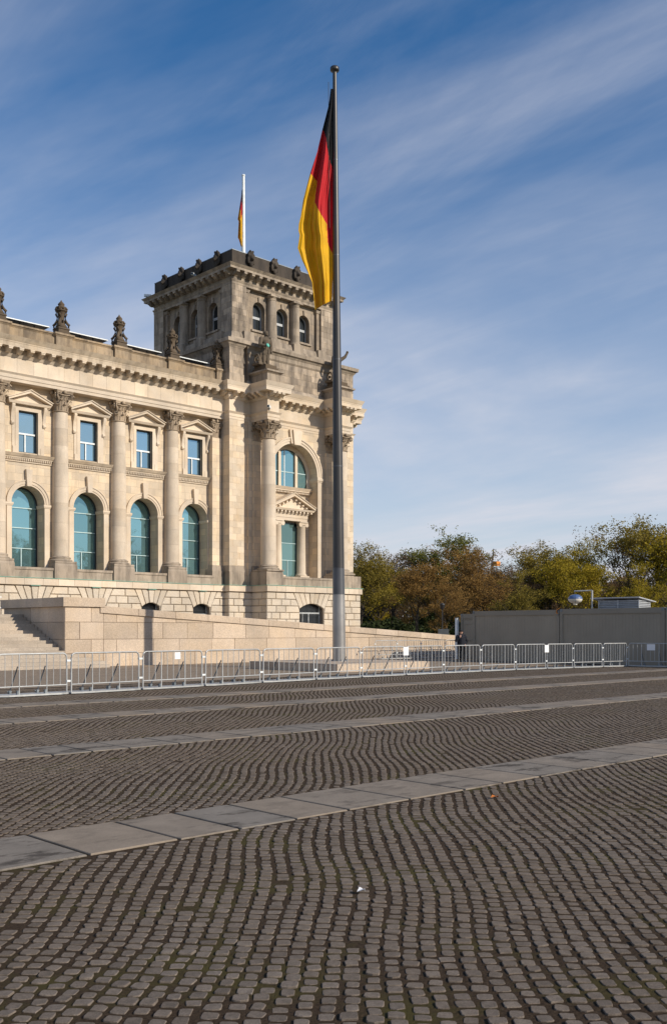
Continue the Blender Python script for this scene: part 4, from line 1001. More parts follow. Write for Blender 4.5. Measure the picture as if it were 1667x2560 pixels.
def upper_face(a):
    A = (a, TC); y = -UH
    for sx in (-1, 1):
        x0, x1 = sorted((sx * (UH if a == 0 else UH - .003), sx * 5.05))
        p = MB(*A).box(x0, x1, y if a == 0 else y - .003, y + .8, 31.1, 35.8).build('upper_pier', 'tower', B)
        ashlar(A, p, x0, x1, 31.16, 35.77, y if a == 0 else y - .003, 'block', .56, .9)
        MB(*A).box(*sorted((sx * 5.05, sx * 4.6)), y + .22, y + .8, 31.3, 35.8).build('upper_pilaster', 'tower', p)
        MB(*A).fr(*sorted((sx * 5.0, sx * 4.55)), y + .15, y + .8, 35.35, 35.62, 0, .08).build('pilaster_cap', 'tower_plain', p)
        MB(*A).box(*sorted((sx * 5.55, sx * 4.35)), y - .35, y + .8, 30.5, 31.3).build('pedestal_block', 'tower_plain', p)
    for k, cx in enumerate((-3.05, 0, 3.05)):
        w = MB(*A); x0, x1 = ((-4.6, -1.55), (-1.55, 1.55), (1.55, 4.6))[k]
        arch_panel(w, x0, x1, 31.9, 35.8, cx, .78, 34.05, y + .5, .75, 16); w.box(x0, x1, y + .5, y + .8, 31.1, 31.9)
        wo = w.build('upper_wall', 'tower', B)
        MB(*A).prism([(cx - .09, 34.78), (cx + .09, 34.78), (cx + .13, 35.3), (cx - .13, 35.3)], y + .36, y + .55).build('keystone', 'tower_plain', wo)
        MB(*A).box(cx - 1.0, cx + 1.0, y + .34, y + .55, 31.74, 31.93).build('sill', 'tower_plain', wo)
        yg = y + 1.18; f = MB(*A); ring(f, cx, 34.05, .68, .80, yg - .1, yg + .03, 14); f.box(cx - .79, cx - .68, yg - .1, yg + .03, 31.9, 34.05).box(cx + .68, cx + .79, yg - .1, yg + .03, 31.9, 34.05).box(cx - .68, cx + .68, yg - .1, yg, 33.25, 33.5)
        fo = f.build('upper_window', 'grey_frame', wo)
        MB(*A).box(cx - .7, cx + .7, yg - .02, yg - .004, 31.9, 33.3).build('pane', 'glass_dark', fo)
        MB(*A).prism([(cx - .7, 33.45), (cx + .7, 33.45)] + arch_pts(cx, 0, 34.05, 12, .7), yg - .02, yg - .004).build('pane', 'glass_dark', fo)
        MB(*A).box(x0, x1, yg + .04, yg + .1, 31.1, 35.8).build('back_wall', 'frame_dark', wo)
    for sx in (-1, 1):
        cx, cy = sx * 1.55, y + .25
        c = MB(*A).box(cx - .62, cx + .62, cy - .62, y + .8, 30.5, 31.3).lathe([(.60, 31.3), (.62, 31.4), (.55, 31.48)], cx, cy, 18)
        co = c.build('upper_column', 'tower_plain', B); z = 31.48
        for k in range(5):
            z2 = z + .74; MB(*A).lathe([(.525 - .012 * k, z), (.515 - .012 * k, z2 - .005)], cx, cy, 20).build('drum', 'tower_plain', co); z = z2
        MB(*A).lathe([(.47, z), (.54, z + .06), (.47, z + .1), (.47, z + .2), (.6, z + .34)], cx, cy, 20).box(cx - .62, cx + .62, cy - .62, cy + .62, z + .342, z + .48).box(cx - .5, cx + .5, cy - .5, y + .5, z + .482, 35.785).build('doric_capital', 'tower_plain', co)
        MB(*A).box(cx - .55, cx + .55, y - .04, y + .3, 35.786, 36.6).build('column_break', 'tower_plain', co)
    for k in range(15): put('modillion', MODT, B, loc(a, -6.7 + 13.4 * k / 14, y - .18, 36.52), a)
    for x in (-4.6, -1.53, 1.53, 4.6): put('lion_head', LION, pw, loc(a, x, y + .02, 38.72), a, (1.15, 1.15, 1.22))
for a in (0.0, math.pi / 2, -math.pi / 2): upper_face(a)

# statues of the tower: front left, front right, and the south side
def statue_mesh(seed, armup):
    rr = random.Random(seed)
    P = [((-.22, 0, .1), (-.22, .02, 1.5), .17, .26), ((.22, -.08, .1), (.2, -.02, 1.5), .17, .26), ('e', (-.22, -.15, .10), (.16, .32, .12), 0), ('e', (.22, -.22, .10), (.16, .32, .12), 0),
         ((0, 0, 1.75), (0, 0, 2.5), .36, .42), ((-.2, .0, 1.22), (-.14, 0, 1.8), .30, .28), ((.2, .0, 1.22), (.14, 0, 1.8), .30, .28), ((0, .12, 1.2), (0, .05, 1.8), .32, .3), ((-.12, -.3, 1.25), (-.2, -.32, 2.3), .05, .05), ((.12, -.3, 1.25), (.2, -.32, 2.3), .05, .05),
         ('e', (0, 0, 2.5), (.60, .34, .34), 0), ((-.55, 0, 2.62), (-.72, -.05, 2.0), .21, .17), ((-.72, -.05, 2.0), (-.45, -.48, 1.85), .17, .13), ('e', (-.42, -.52, 1.86), (.12, .12, .14), 0),
         ((0, 0, 2.8), (0, -.03, 3.0), .16, .15), ('e', (0, -.06, 3.2), (.21, .25, .29), 0), ('e', (0, .03, 3.3), (.24, .25, .22), 0), ('e', (0, -.28, 3.16), (.05, .07, .07), 0), ('e', (0, -.22, 3.03), (.14, .12, .1), 0)]
    if armup: P += [((.55, 0, 2.62), (.9, -.2, 2.9), .2, .16), ((.9, -.2, 2.9), (1.1, -.3, 3.3), .16, .12), ('e', (1.12, -.32, 3.4), (.14, .14, .14), 0)]
    else: P += [((.55, 0, 2.62), (.66, -.05, 2.0), .21, .17), ((.66, -.05, 2.0), (.52, -.25, 1.5), .17, .13), ('e', (.50, -.28, 1.42), (.12, .12, .16), 0)]
    # a wheel and tools at the figure's foot
    for i in range(16):
        a0, a1 = 2 * math.pi * i / 16, 2 * math.pi * (i + 1) / 16
        P.append(((-.95 + .05 * math.cos(a0), .15 + .42 * math.cos(a0), .55 + .48 * math.sin(a0)), (-.95 + .05 * math.cos(a1), .15 + .42 * math.cos(a1), .55 + .48 * math.sin(a1)), .10, .10))
    P += [('e', (-.95, .15, .55), (.14, .16, .16), 0), ('b', (-.85, .2, .12), (.5, 1.1, .24), 0), ((-.62, .1, .1), (-.5, .05, 1.5), .1, .08)]
    return remesh(P, .032, 'statue', 'bronze', 1)
ST1, ST2 = statue_mesh(1, False), statue_mesh(2, True)
def statue(me, a, cx, label, rz=0.0):
    p = loc(a, cx, -H - 1.2, 27.4)
    t_ = thing('statue', p, label, 'statue', 'statues on the corner tower'); f = put('figure', me, t_, p, a + rz, (1.0, 1.0, 1.0)); return t_
s1 = statue(ST1, 0, -4.85, 'dark stone statue of a standing man in a long coat on the left tower pedestal')
cup = MB(); pp = loc(0, -4.85 - .3, -H - 1.2 - .62, 29.25); cup.lathe([(.10, 0), (.19, .06), (.2, .12), (.15, .16)], 0, 0, 12)
cm = cup.mesh('green_bowl', 'verdigris'); c = put('green_bowl', cm, s1, (pp[0], pp[1], pp[2]), 0); c.rotation_euler = (RAD(75), 0, 0)
statue(ST2, 0, 4.85, 'dark stone statue with raised arm half hidden behind the flagpole')
statue(ST1, math.pi / 2, -4.85, 'dark stone statue on the far right side of the tower', RAD(20))

# security cameras on the cornices
def seccam(p, rz, label):
    t_ = thing('security_camera', p, label, 'camera')
    mb = MB(); mb.box(-.12, .12, -.5, .25, .22, .46); b_ = put('housing', mb.mesh('housing', 'white'), t_, p, rz)
    mb = MB(); mb.tube([(0, 0, 0), (0, 0, .24)], .05, 6); put('bracket', mb.mesh('bracket', 'galv_dark'), t_, p, rz)
    mb = MB(); mb.box(-.09, .09, -.54, -.5, .25, .43); put('lens_window', mb.mesh('lens_window', 'glass_dark'), t_, p, rz)
seccam(loc(0, -7.55, 7.2, 37.43), RAD(60), 'white security camera at the far left end of the tower cornice')
seccam(loc(0, -7.45, -1.4, 37.43), RAD(-60), 'white security camera on the shaded side of the tower cornice')
seccam(loc(0, -5.5, -10.9, 22.8), RAD(-50), 'white security camera above the left tower column capital')

# ============================================================ ramp wall and stairs
RY = 41.4
RX0, RX1 = 24.3, 56.0
def ramp_top(x): return 2.86 - (x - RX0) * (2.86 - 1.36) / (50.6 - RX0)
ramp = thing('ramp_wall', (24, RY, 0), 'long pale granite ramp wall sloping down behind the flagpole', 'wall')
core = MB()
core.add([(RX0, RY + .12, 0), (RX1, RY + .12, 0), (RX1, RY + .12, ramp_top(RX1) - .3), (RX0, RY + .12, ramp_top(RX0) - .3), (RX0, RY + .9, 0), (RX1, RY + .9, 0), (RX1, RY + .9, ramp_top(RX1) - .3), (RX0, RY + .9, ramp_top(RX0) - .3)],
         [(0, 1, 2, 3), (7, 6, 5, 4), (3, 2, 6, 7), (0, 4, 5, 1), (1, 5, 6, 2), (0, 3, 7, 4)])
rc = core.build('wall_core', 'granite', ramp)
RR = [(-.02, .62), (.62, 1.28), (1.28, 2.08), (2.08, 2.9)]
rr = random.Random(21)
for k, (z0, z1) in enumerate(RR):
    x = RX0 + .2 + (.7 if k % 2 else 0)
    xs = [RX0 + .2] + ([x] if k % 2 else [])
    while xs[-1] < RX1 - 1: xs.append(xs[-1] + rr.uniform(1.3, 2.2))
    for a, b in zip(xs, xs[1:]):
        b = min(b, RX1); ta, tb = ramp_top(a) - .345, ramp_top(b) - .345
        if ta < z0 + .05: break
        g = .005
        if tb >= z1: po = [(a + g, z0 + g), (b - g, z0 + g), (b - g, z1 - g), (a + g, z1 - g)]
        elif ta >= z1:
            xc = a + (ta - z1) / (ta - tb) * (b - a); po = [(a + g, z0 + g), (b - g, z0 + g), (b - g, max(tb, z0 + .03)), (xc, z1 - g), (a + g, z1 - g)]
        elif tb > z0 + .02: po = [(a + g, z0 + g), (b - g, z0 + g), (b - g, tb), (a + g, ta)]
        else: xc = a + (ta - z0) / (ta - tb) * (b - a); po = [(a + g, z0 + g), (xc, z0 + g), (a + g, ta)]
        MB().prism(po, RY + rr.uniform(-.008, .008), RY + .2, .014).build('stone_block', 'granite', ramp)
x = RX0
while x < RX1 - .1:
    b = min(x + rr.uniform(1.9, 2.2), RX1); ta, tb = ramp_top(x), ramp_top(b)
    MB().prism([(x + .004, ta - .34), (b - .004, tb - .34), (b - .004, tb), (x + .004, ta)], RY - .07, RY + .95, .015).build('coping_stone', 'granite', ramp); x = b
road = MB(); zz = lambda x: ramp_top(x) - .75
road.add([(RX0 - .1, RY + .9, zz(RX0)), (RX1, RY + .9, zz(RX1)), (RX1, RY + 6.5, zz(RX1)), (RX0 - .1, RY + 6.5, zz(RX0))], [(0, 1, 2, 3)])
o = road.build('ramp_road', 'asphalt'); o['kind'] = 'structure'
# the block that ends the ramp beside the stairs
ck = thing('stair_cheek_wall', (22.5, RY, 0), 'big granite cheek block with a flat cap beside the stairs', 'wall')
CX0, CX1, CY1 = 22.5, 24.5, 47.6
MB().box(CX0 + .1, CX1 - .05, RY + .1, CY1 - .1, 0, 2.8).build('wall_core', 'granite', ck)
for k, (z0, z1) in enumerate(RR[:3] + [(2.08, 2.80)]):
    xs = [CX0, CX0 + (1.35 if k % 2 else .75), CX1] if k else [CX0, CX0 + 1.0, CX1]
    for a, b in zip(xs, xs[1:]): MB().prism([(a + .005, z0 + .005), (b - .005, z0 + .005), (b - .005, z1 - .005), (a + .005, z1 - .005)], RY + rr.uniform(-.012, .012), RY + .2, .02).build('stone_block', 'granite', ck)
    ys = [RY + .21] 
    while ys[-1] < CY1 - .8: ys.append(ys[-1] + rr.uniform(1.1, 1.9))
    ys[-1] = CY1
    for a, b in zip(ys, ys[1:]): MB(-math.pi / 2).prism([(-b + .005, z0 + .005), (-a - .005, z0 + .005), (-a - .005, z1 - .005), (-b + .005, z1 - .005)], CX0 + rr.uniform(0, .015), CX0 + .2, .015).build('stone_block', 'granite', ck)
ys = [RY - .12, RY + 1.9, RY + 4.0, CY1 + .1]
for a, b in zip(ys, ys[1:]): MB().box(CX0 - .13, CX1 + .02, a + .004, b - .004, 2.80, 3.22).build('cap_stone', 'granite', ck)
# stairs
st = thing('entrance_stairs', (18, 40, 0), 'wide flight of grey granite steps at the left edge', 'stairs')
RISE, TREAD, NS = .155, .37, 16
for k in range(NS):
    y0 = 39.9 + k * TREAD; z0 = k * RISE
    xs = [9.0 + (k * .77) % 2.0]
    xe = 22.49 if y0 >= RY - .05 else CX0 + (1.45 if k < 2 else .9 if k == 2 else .45)
    while xs[-1] < xe - .6: xs.append(xs[-1] + rr.uniform(1.7, 2.4))
    xs[-1] = xe
    if len(xs) > 1 and xs[-1] - xs[-2] < .3: xs.pop(-2)
    for a, b in zip(xs, xs[1:]):
        ye = min(y0 + TREAD + .05, 48) if y0 >= RY - .4 or a < CX0 - 2.5 else min(y0 + TREAD + .05, RY - .02)
        MB().fr(a + .003, b - .003, y0 + rr.uniform(-.004, .004), ye, max(z0 - .1, -.05), z0 + RISE - .006).build('step', 'granite_step', st)
o = MB().box(-25, CX0, 39.9 + NS * TREAD, 76.4, 0, NS * RISE - .01).box(CX0, CX1, CY1 + .1, 76.4, 0, NS * RISE - .012).build('terrace', 'granite_step'); o['kind'] = 'structure'

# ============================================================ flagpole plinth and pole
PX, PY = 30.46, 31.62
ped = thing('flagpole_plinth', (PX, PY, 0), 'low square granite plinth carrying the tall flagpole', 'plinth')
hx = 2.8
MB().box(PX - hx + .03, PX + hx - .03, PY - hx + .03, PY + hx - .03, 0, .30).build('plinth_core', 'granite', ped)
for i in range(3):
    a, b = -hx + 2 * hx * i / 3, -hx + 2 * hx * (i + 1) / 3
    MB(0, (PX, PY)).prism([(a + .004, 0), (b - .004, 0), (b - .004, .2995), (a + .004, .2995)], -hx, -hx + .1, .01).build('stone_block', 'granite', ped)
    MB(-math.pi / 2, (PX, PY)).prism([(a + .004, 0), (b - .004, 0), (b - .004, .2995), (a + .004, .2995)], -hx, -hx + .1, .01).build('stone_block', 'granite', ped)
    for j in range(3):
        c, d = -hx + 2 * hx * j / 3, -hx + 2 * hx * (j + 1) / 3
        MB(0, (PX, PY)).fr(a + .004, b - .004, c + .004, d - .004, .30, .345, .0, -.008).build('top_slab', 'granite', ped)
pole = thing('flagpole', (PX, PY, .345), 'tall tapered dark steel flagpole in the middle of the picture', 'flagpole')
LEAN = RT * (-.20); PTOP = 26.35
def polept(z): f = (z - .345) / (PTOP - .345); return (PX + LEAN.x * f, PY + LEAN.y * f, z)
def polera(z): return .288 - (.288 - .088) * (z - .345) / (PTOP - .345)
def psec(z0, z1, n=10): zs = [z0 + (z1 - z0) * i / n for i in range(n + 1)]; return [polept(z) for z in zs], [polera(z) for z in zs]
def poleround(name, z0, z1, mat, grow=0.0):
    p, r = psec(z0, z1); return MB().tube(p, [q + grow for q in r], 32).build(name, mat, pole)
poleround('lower_shaft', .36, 3.28, 'pole_low', .004); poleround('band', 3.285, 4.45, 'pole_band', .002); poleround('shaft', 4.455, PTOP - .02, 'pole')
for z in (8.9, 13.6, 18.2, 22.4): poleround('joint_ring', z, z + .05, 'pole_band', .006)
MB().lathe([(.37, .345), (.37, .375), (.30, .38)], PX, PY, 32).build('base_flange', 'pole_low', pole)
fp = MB()
for i in range(8): a = i * math.pi / 4 + .3; fp.tube([(PX + .335 * math.cos(a), PY + .335 * math.sin(a), .37), (PX + .335 * math.cos(a), PY + .335 * math.sin(a), .42)], .02, 6)
fp.build('anchor_bolts', 'galv_dark', pole)
tp = polept(PTOP); MB().lathe([(.09, PTOP - .06), (.10, PTOP), (.185, PTOP + .015), (.20, PTOP + .04), (.20, PTOP + .15), (.18, PTOP + .18), (.02, PTOP + .19)], tp[0], tp[1], 24).build('cap', 'pole', pole)
dp = Vector(polept(0)); TP = Vector((PX, PY, 0)).dot(FW)
q0, q1 = at_depth(821, 205, TP - .05), at_depth(824, 570, TP - .12)
MB().tube([q0, q0.lerp(q1, .5), q1], .012, 4).build('halyard', 'iron', pole)

def flag_mat():
    m, nt, b = newmat('flag_cloth')
    s_ = mnode(nt, 'ShaderNodeAttribute', attribute_name='stripe').outputs['Fac']
    c = mixrgb(nt, mth(nt, 'GREATER_THAN', s_, .5), (.010, .010, .012), (.66, .012, .022))
    c = mixrgb(nt, mth(nt, 'GREATER_THAN', s_, 1.5), c, (.88, .54, .006))
    pos = mnode(nt, 'ShaderNodeNewGeometry').outputs['Position']
    c = mixrgb(nt, 1.0, c, grey(nt, mrange(nt, noise(nt, pos, 1.5, 4), .3, .7, .9, 1.08)), 'MULTIPLY')
    nt.links.new(c, b.inputs['Base Color']); b.inputs['Roughness'].default_value = .62; b.inputs['Sheen Weight'].default_value = .15
    b.inputs['Specular IOR Level'].default_value = .3
    tr = mnode(nt, 'ShaderNodeBsdfTranslucent', {0: c}); mx = mnode(nt, 'ShaderNodeMixShader', {0: .38})
    nt.links.new(b.outputs[0], mx.inputs[1]); nt.links.new(tr.outputs[0], mx.inputs[2]); nt.links.new(mx.outputs[0], nt.nodes['Material Output'].inputs[0])
    return m
FLAGM = flag_mat()
def interp(v, tab):
    if v <= tab[0][0]: return tab[0][1]
    for (a, x), (b, y) in zip(tab, tab[1:]):
        if v <= b: return x + (y - x) * (v - a) / (b - a)
    return tab[-1][1]
def flag(name, depth, left, right, br, rg, v0, v1, folds, amp, label, seed, bottom, nw=90, nh=240, lift=0.0):
    """cloth hung from the hoist: left/right outlines over v; br, rg: stripe borders (w -> v); folds run down from the hoist top"""
    V = []; S = []; Fs = []; rs = random.Random(seed); ph = rs.random() * 6
    for j in range(nh + 1):
        f = j / nh
        for i in range(nw + 1):
            w = i / nw
            vb = v1 + interp(w, bottom); v = v0 + (vb - v0) * f
            l, r = interp(v, left), interp(v, right)
            u = r + (l - r) * w
            wob = .045 * math.sin(9 * f + ph) * (1 - f) 
            k = amp * min(1.0, .12 + f * 1.7) * (.10 + .90 * math.sin(math.pi * min(1, max(0, .04 + .90 * w))))
            w2 = max(0.0, w + .05 * math.sin(7 * f + 5 * w) + .03 * math.sin(17 * f + ph))
            d = k * (1.25 * math.sin(2 * math.pi * (folds * .42 * w2 ** 1.25 + .12 * f) + ph) + .62 * math.sin(2 * math.pi * (folds * .93 * w2 - .55 * f) + 2.1 * ph) * (.5 + .5 * math.sin(5.1 * f + 3 * w)) + .30 * math.sin(2 * math.pi * (folds * 2.1 * w2 + .9 * f) + ph) * (.5 + .5 * math.sin(9 * w + 4 * f)) + .10 * math.sin(2 * math.pi * (folds * 4.3 * w2 - 1.4 * f)) + .34 * max(0, w - .5) * math.exp(-((f - .52) / .2) ** 2) * math.sin(2 * math.pi * (8.5 * w + 1.5 * f)))
            p = at_depth(u, v, depth - lift + d)
            V.append(tuple(p)); S.append(0.0 if v < interp(w, br) else 1.0 if v < interp(w, rg) else 2.0)
    for j in range(nh):
        for i in range(nw): a = j * (nw + 1) + i; Fs.append((a, a + 1, a + nw + 2, a + nw + 1))
    me = bpy.data.meshes.new(name); me.from_pydata(V, [], Fs)
    a = me.attributes.new('stripe', 'FLOAT', 'FACE'); sv2 = []
    for f_ in Fs: sv2.append(sorted(S[q] for q in f_)[1])
    a.data.foreach_set('value', sv2)
    for p in me.polygons: p.use_smooth = True
    me.materials.append(FLAGM); o = bpy.data.objects.new(name, me); COL.objects.link(o)
    md = o.modifiers.new('thickness', 'SOLIDIFY'); md.thickness = .012; md.offset = 0
    return tag(o, label, 'flag')
left = [(222, 827), (260, 822.5), (323, 806), (380, 793), (432, 776), (500, 758), (540, 752), (560, 747), (576, 746), (588, 749), (602, 747), (620, 744), (650, 755), (680, 769), (705, 780), (740, 784), (775, 788)]
right = [(222, 832), (430, 834.5), (640, 834), (752, 829), (780, 828)]
flag('flag', TP, left, right, [(0, 431), (.3, 387), (.45, 366), (.55, 345), (.8, 329), (1, 323)],
     [(0, 640), (.17, 608), (.2, 560), (.42, 532), (.60, 507), (.64, 453), (1, 432)], 222, 752, 3.2, .22, 'large black red and gold flag hanging limp from the tall flagpole', 4, [(0, 0), (.5, 10), (1, 23)], lift=.05)

# mast with a small flag on the tower
mast = thing('roof_mast', (*TC, 39.17), 'white mast standing on top of the corner tower', 'flagpole')
TM = Vector((*TC, 0)).dot(FW)
MB().tube([(*TC, 39.1), (*TC, 45), (*TC, 50.6)], [.24, .20, .15], 16).build('shaft', 'white', mast)
MB().lathe([(.15, 50.6), (.2, 50.66), (.18, 50.78), (.05, 50.84)], *TC, 16).build('cap', 'white', mast)
MB().lathe([(.5, 39.17), (.5, 39.3), (.3, 39.5), (.26, 39.6)], *TC, 16).build('foot', 'galv_dark', mast)
flag('flag', TM, [(470, 605), (490, 603.5), (520, 599), (548, 594.5), (553, 597), (594, 595), (600, 598), (617, 603)], [(470, 605.5), (617, 605)],
     [(0, 515), (.5, 500), (1, 480)], [(0, 535), (.35, 548), (.4, 525), (1, 520)], 475, 613, 2.4, .25, 'small black red and gold flag hanging from the roof mast', 9, [(0, 0), (1, 4)], 40, 100, .22)

# ============================================================ crowd barriers
BL, BH = 2.2, 1.08
def barrier_parts():
    P = {}
    r = .12; pts = [(.05, 0, .03), (.05, 0, BH - r)] + [(.05 + r - r * math.cos(a), 0, BH - r + r * math.sin(a)) for a in (math.pi / 8, math.pi / 4, 3 * math.pi / 8, math.pi / 2)]
    pts += [(BL - x, 0, z) for x, _, z in reversed(pts)]
    P['frame'] = MB().tube(pts, .021, 8).mesh('frame', 'galv')
    P['lower_rail'] = MB().tube([(.05, 0, .25), (BL - .05, 0, .25)], .017, 6).mesh('lower_rail', 'galv')
    P['bar'] = MB().tube([(0, 0, .25), (0, 0, BH - .01)], .0095, 5).mesh('bar', 'galv')
    P['post'] = MB().tube([(0, 0, .05), (0, 0, BH - .01)], .017, 6).mesh('post', 'galv')
    b = MB().tube([(0, .03, .76), (0, .44, .09)], .018, 5).box(-.03, .03, .40, .50, .05, .13).box(-.035, .035, -.01, .05, .05, .15); b.tube([(-.07, .45, .1), (.07, .45, .1)], .016, 5)
    P['brace'] = b.mesh('brace', 'galv_dark')
    p = MB(); poly = [(.02, -.05), (.3, -.16), (BL - .3, -.16), (BL - .02, -.05), (BL - .02, .5), (.02, .5)]
    n = 6; p.add([(x, y, .008) for x, y in poly] + [(x, y, .05) for x, y in poly], [tuple(range(n)), tuple(range(n, 2 * n))] + [(i, (i + 1) % n, n + (i + 1) % n, n + i) for i in range(n)])
    P['base_plate'] = p.mesh('base_plate', 'galv')
    P['clip'] = MB().box(-.06, .06, -.03, .03, 0, .05).mesh('clip', 'white')
    return P
BP = barrier_parts()
def barrier_proto():
    t_ = thing('crowd_barrier', (0, 0, 0), 'x', 'barrier', 'x')
    def ad(n, me, l=(0, 0, 0)): o = bpy.data.objects.new(n, me); COL.objects.link(o); o.parent = t_; o.location = l
    for k in ('frame', 'lower_rail', 'base_plate'): ad(k, BP[k])
    for i in range(1, 10):
        x = .05 + (BL - .1) * i / 10
        if i in (3, 7): ad('post', BP['post'], (x, 0, 0)); ad('brace', BP['brace'], (x - .03, 0, 0))
        else: ad('bar', BP['bar'], (x, 0, 0))
    for z in (.32, .86): ad('clip', BP['clip'], (BL, 0, z))
    return t_
proto = barrier_proto(); first = [True]
def place_barrier(a, b, label, group, flip=False, z=.018):
    t_ = proto if first[0] else copy_tree(proto); first[0] = False
    a, b = Vector((a[0], a[1], 0)), Vector((b[0], b[1], 0))
    if flip: a, b = b, a
    d = b - a; t_.location = (a.x, a.y, z); t_.rotation_euler = (0, 0, math.atan2(d.y, d.x)); t_.scale = (d.length / BL, 1, 1)
    t_['label'] = label; t_['category'] = 'barrier'; t_['group'] = group; return t_
K = 1667 / 1550.0
def curveY(x): return interp(x, [(8, 23.7), (13, 23.9), (17, 24.35), (21, 24.85), (27, 25.25), (34, 25.35), (37, 25.1), (41, 24.5), (46, 24.2)])
def joint(u):
    x = 20.0
    for _ in range(40):
        y = curveY(x); d = ray(u, HY); x = d.x / d.y * y
    return (x, curveY(x))
JU = [-190, -10, 161, 328, 474, 608, 733, 839, 942, 1030, 1117, 1197, 1269, 1331, 1400, 1457, 1565]
JP = [joint(u * K) for u in JU[:-2]]
for u, x in ((1457, 42.15), (1565, 42.5)):                  # the row bends back along the container
    d = ray(u * K, HY); JP.append((x, d.y / d.x * x))
ORD = ['beyond the left edge', 'at the left edge in front of the stairs', 'second from the left, in front of the cheek block', 'third from the left, with a small white notice', 'fourth from the left', 'fifth from the left, left of the plinth', 'sixth from the left, before the dark plinth side',
       'before the foot of the flagpole', 'first right of the flagpole, with a white notice', 'second right of the flagpole', 'before the standing guard', 'first past the guard', 'with a white notice before the grey container', 'fourth from the right edge before the container', 'third from the right edge before the container', 'second from the right edge before the container', 'at the right edge, with a white notice']
for k, (a, b) in enumerate(zip(JP, JP[1:])):
    a = Vector(a); b = Vector(b); g = (b - a).normalized() * .02
    place_barrier(a + g, b - g, 'crowd barrier in the front row, ' + ORD[k], 'crowd barriers in the front row')
# back row along the ramp wall and one at the top of the stairs
bu = [937, 992, 1052, 1112, 1172]
for k, (u0, u1) in enumerate(zip(bu, bu[1:])):
    A, Bq = [ray(u, HY) for u in (u0, u1)]; pa, pb = [(d.x / d.y * yy, yy) for d, yy in ((A, 40.3), (Bq, 40.3))]
    place_barrier(pa, pb, 'grey crowd barrier against the ramp wall, %s of the back row' % ('first from the left', 'second from the left', 'third from the left', 'last by the guard')[k], 'crowd barriers along the ramp wall', True, .02)
place_barrier((18.5, 47.2), (20.7, 47.35), 'lone crowd barrier at the top of the stairs', 'crowd barrier on the terrace', False, NS * RISE - .008) if False else place_barrier((19.9, 46.2 + .9), (22.1, 46.2 + .95), 'lone crowd barrier at the top of the stairs', 'crowd barrier on the terrace', False, NS * RISE - .008)
# paper notices tied to barriers
def notice(u, z, label, k, w=.21, h=.25):
    a, b = Vector(JP[k]), Vector(JP[k + 1]); d = (b - a).normalized(); n = Vector((d.y, -d.x))
    best = min((abs((CX + F * Vector((*(a.lerp(b, s_ / 50)), 0)).dot(RT) / Vector((*(a.lerp(b, s_ / 50)), 0)).dot(FW)) - u), s_) for s_ in range(51))[1]
    c = a.lerp(b, best / 50) + n * .03
    mb = MB(math.atan2(d.y, d.x), (c.x, c.y)); N_ = 4; vs = []
    for i in range(N_ + 1): vs += [(-w / 2 + w * i / N_, .006 * math.sin(i * 1.7), z), (-w / 2 + w * i / N_, .006 * math.sin(i * 1.7 + .5), z + h)]
    vs2 = [(x, y + .003, q) for x, y, q in vs]; m = len(vs)
    fs = [(2 * i, 2 * i + 2, 2 * i + 3, 2 * i + 1) for i in range(N_)]; fs += [tuple(m + q for q in reversed(f)) for f in fs]
    fs += [(2 * i, m + 2 * i, m + 2 * i + 2, 2 * i + 2) for i in range(N_)] + [(2 * i + 1, 2 * i + 3, m + 2 * i + 3, m + 2 * i + 1) for i in range(N_)]
    o = tag(mb.add(vs + vs2, fs).build('paper_notice', 'paper'), label, 'notice', 'paper notices on the barriers')
    return o
notice(442, .86, 'small white paper notice on the third barrier left of the flagpole plinth', 3, .22, .2)
notice(957, .76, 'white square paper notice on the barrier right of the flagpole', 8, .30, .32)
notice(1327, .74, 'white upright paper notice on the barrier before the container middle', 12, .26, .32)
notice(1626, .78, 'white wide paper notice on the rightmost barrier', 15, .38, .28)

# ============================================================ containers
def container(name, x0, x1, y0, y1, h, label, ribs=True, z0=.03):
    t_ = thing(name, ((x0 + x1) / 2, (y0 + y1) / 2, 0), label, 'container', 'grey site containers')
    c = .16
    for xa in (x0, x1 - c):
        for ya in (y0, y1 - c): MB().box(xa, xa + c, ya, ya + c, z0, h).build('corner_post', 'cont_frame', t_)
    for za, zb in ((z0, z0 + .16), (h - .26, h)):
        f = MB().box(x0 + .004, x0 + .12, y0 + c, y1 - c, za, zb).box(x1 - .12, x1 - .004, y0 + c, y1 - c, za, zb).box(x0 + c, x1 - c, y0 + .004, y0 + .12, za, zb).box(x0 + c, x1 - c, y1 - .12, y1 - .004, za, zb)
        f.build('frame_rail', 'cont_frame', t_)
    MB().box(x0 + .1, x1 - .1, y0 + .1, y1 - .1, h - .12, h - .05).build('roof', 'cont_frame', t_)
    n = max(2, round((y1 - y0 - 2 * c) / 1.15)); w = (y1 - y0 - 2 * c) / n
    for i in range(n):
        ya = y0 + c + i * w; p = MB(); k = 12; prev = None
        for j in range(k):                               # shallow upright ribs
            a, b = ya + w * j / k, ya + w * (j + 1) / k
            p.box(x0 + (.045 if j % 2 else .052), x0 + .07, a, b, z0 + .16, h - .26)
        p.build('wall_panel', 'cont', t_)
    for a, b in ((y0 + .03, y0 + .06), (y1 - .06, y1 - .03)): MB().box(x0 + c, x1 - c, a, b, z0 + .16, h - .26).build('end_wall', 'cont', t_)
    MB().box(x1 - .07, x1 - .04, y0 + c, y1 - c, z0 + .16, h - .26).build('rear_wall', 'cont', t_)
    for ya in (y0 + c / 2, y1 - c / 2):
        MB().box(x0 - .012, x0 + .01, ya - .07, ya + .07, h - .15, h + .004).box(x0 - .016, x0, ya - .025, ya + .025, h - .1, h - .05).build('corner_fitting', 'galv_dark', t_)
    return t_
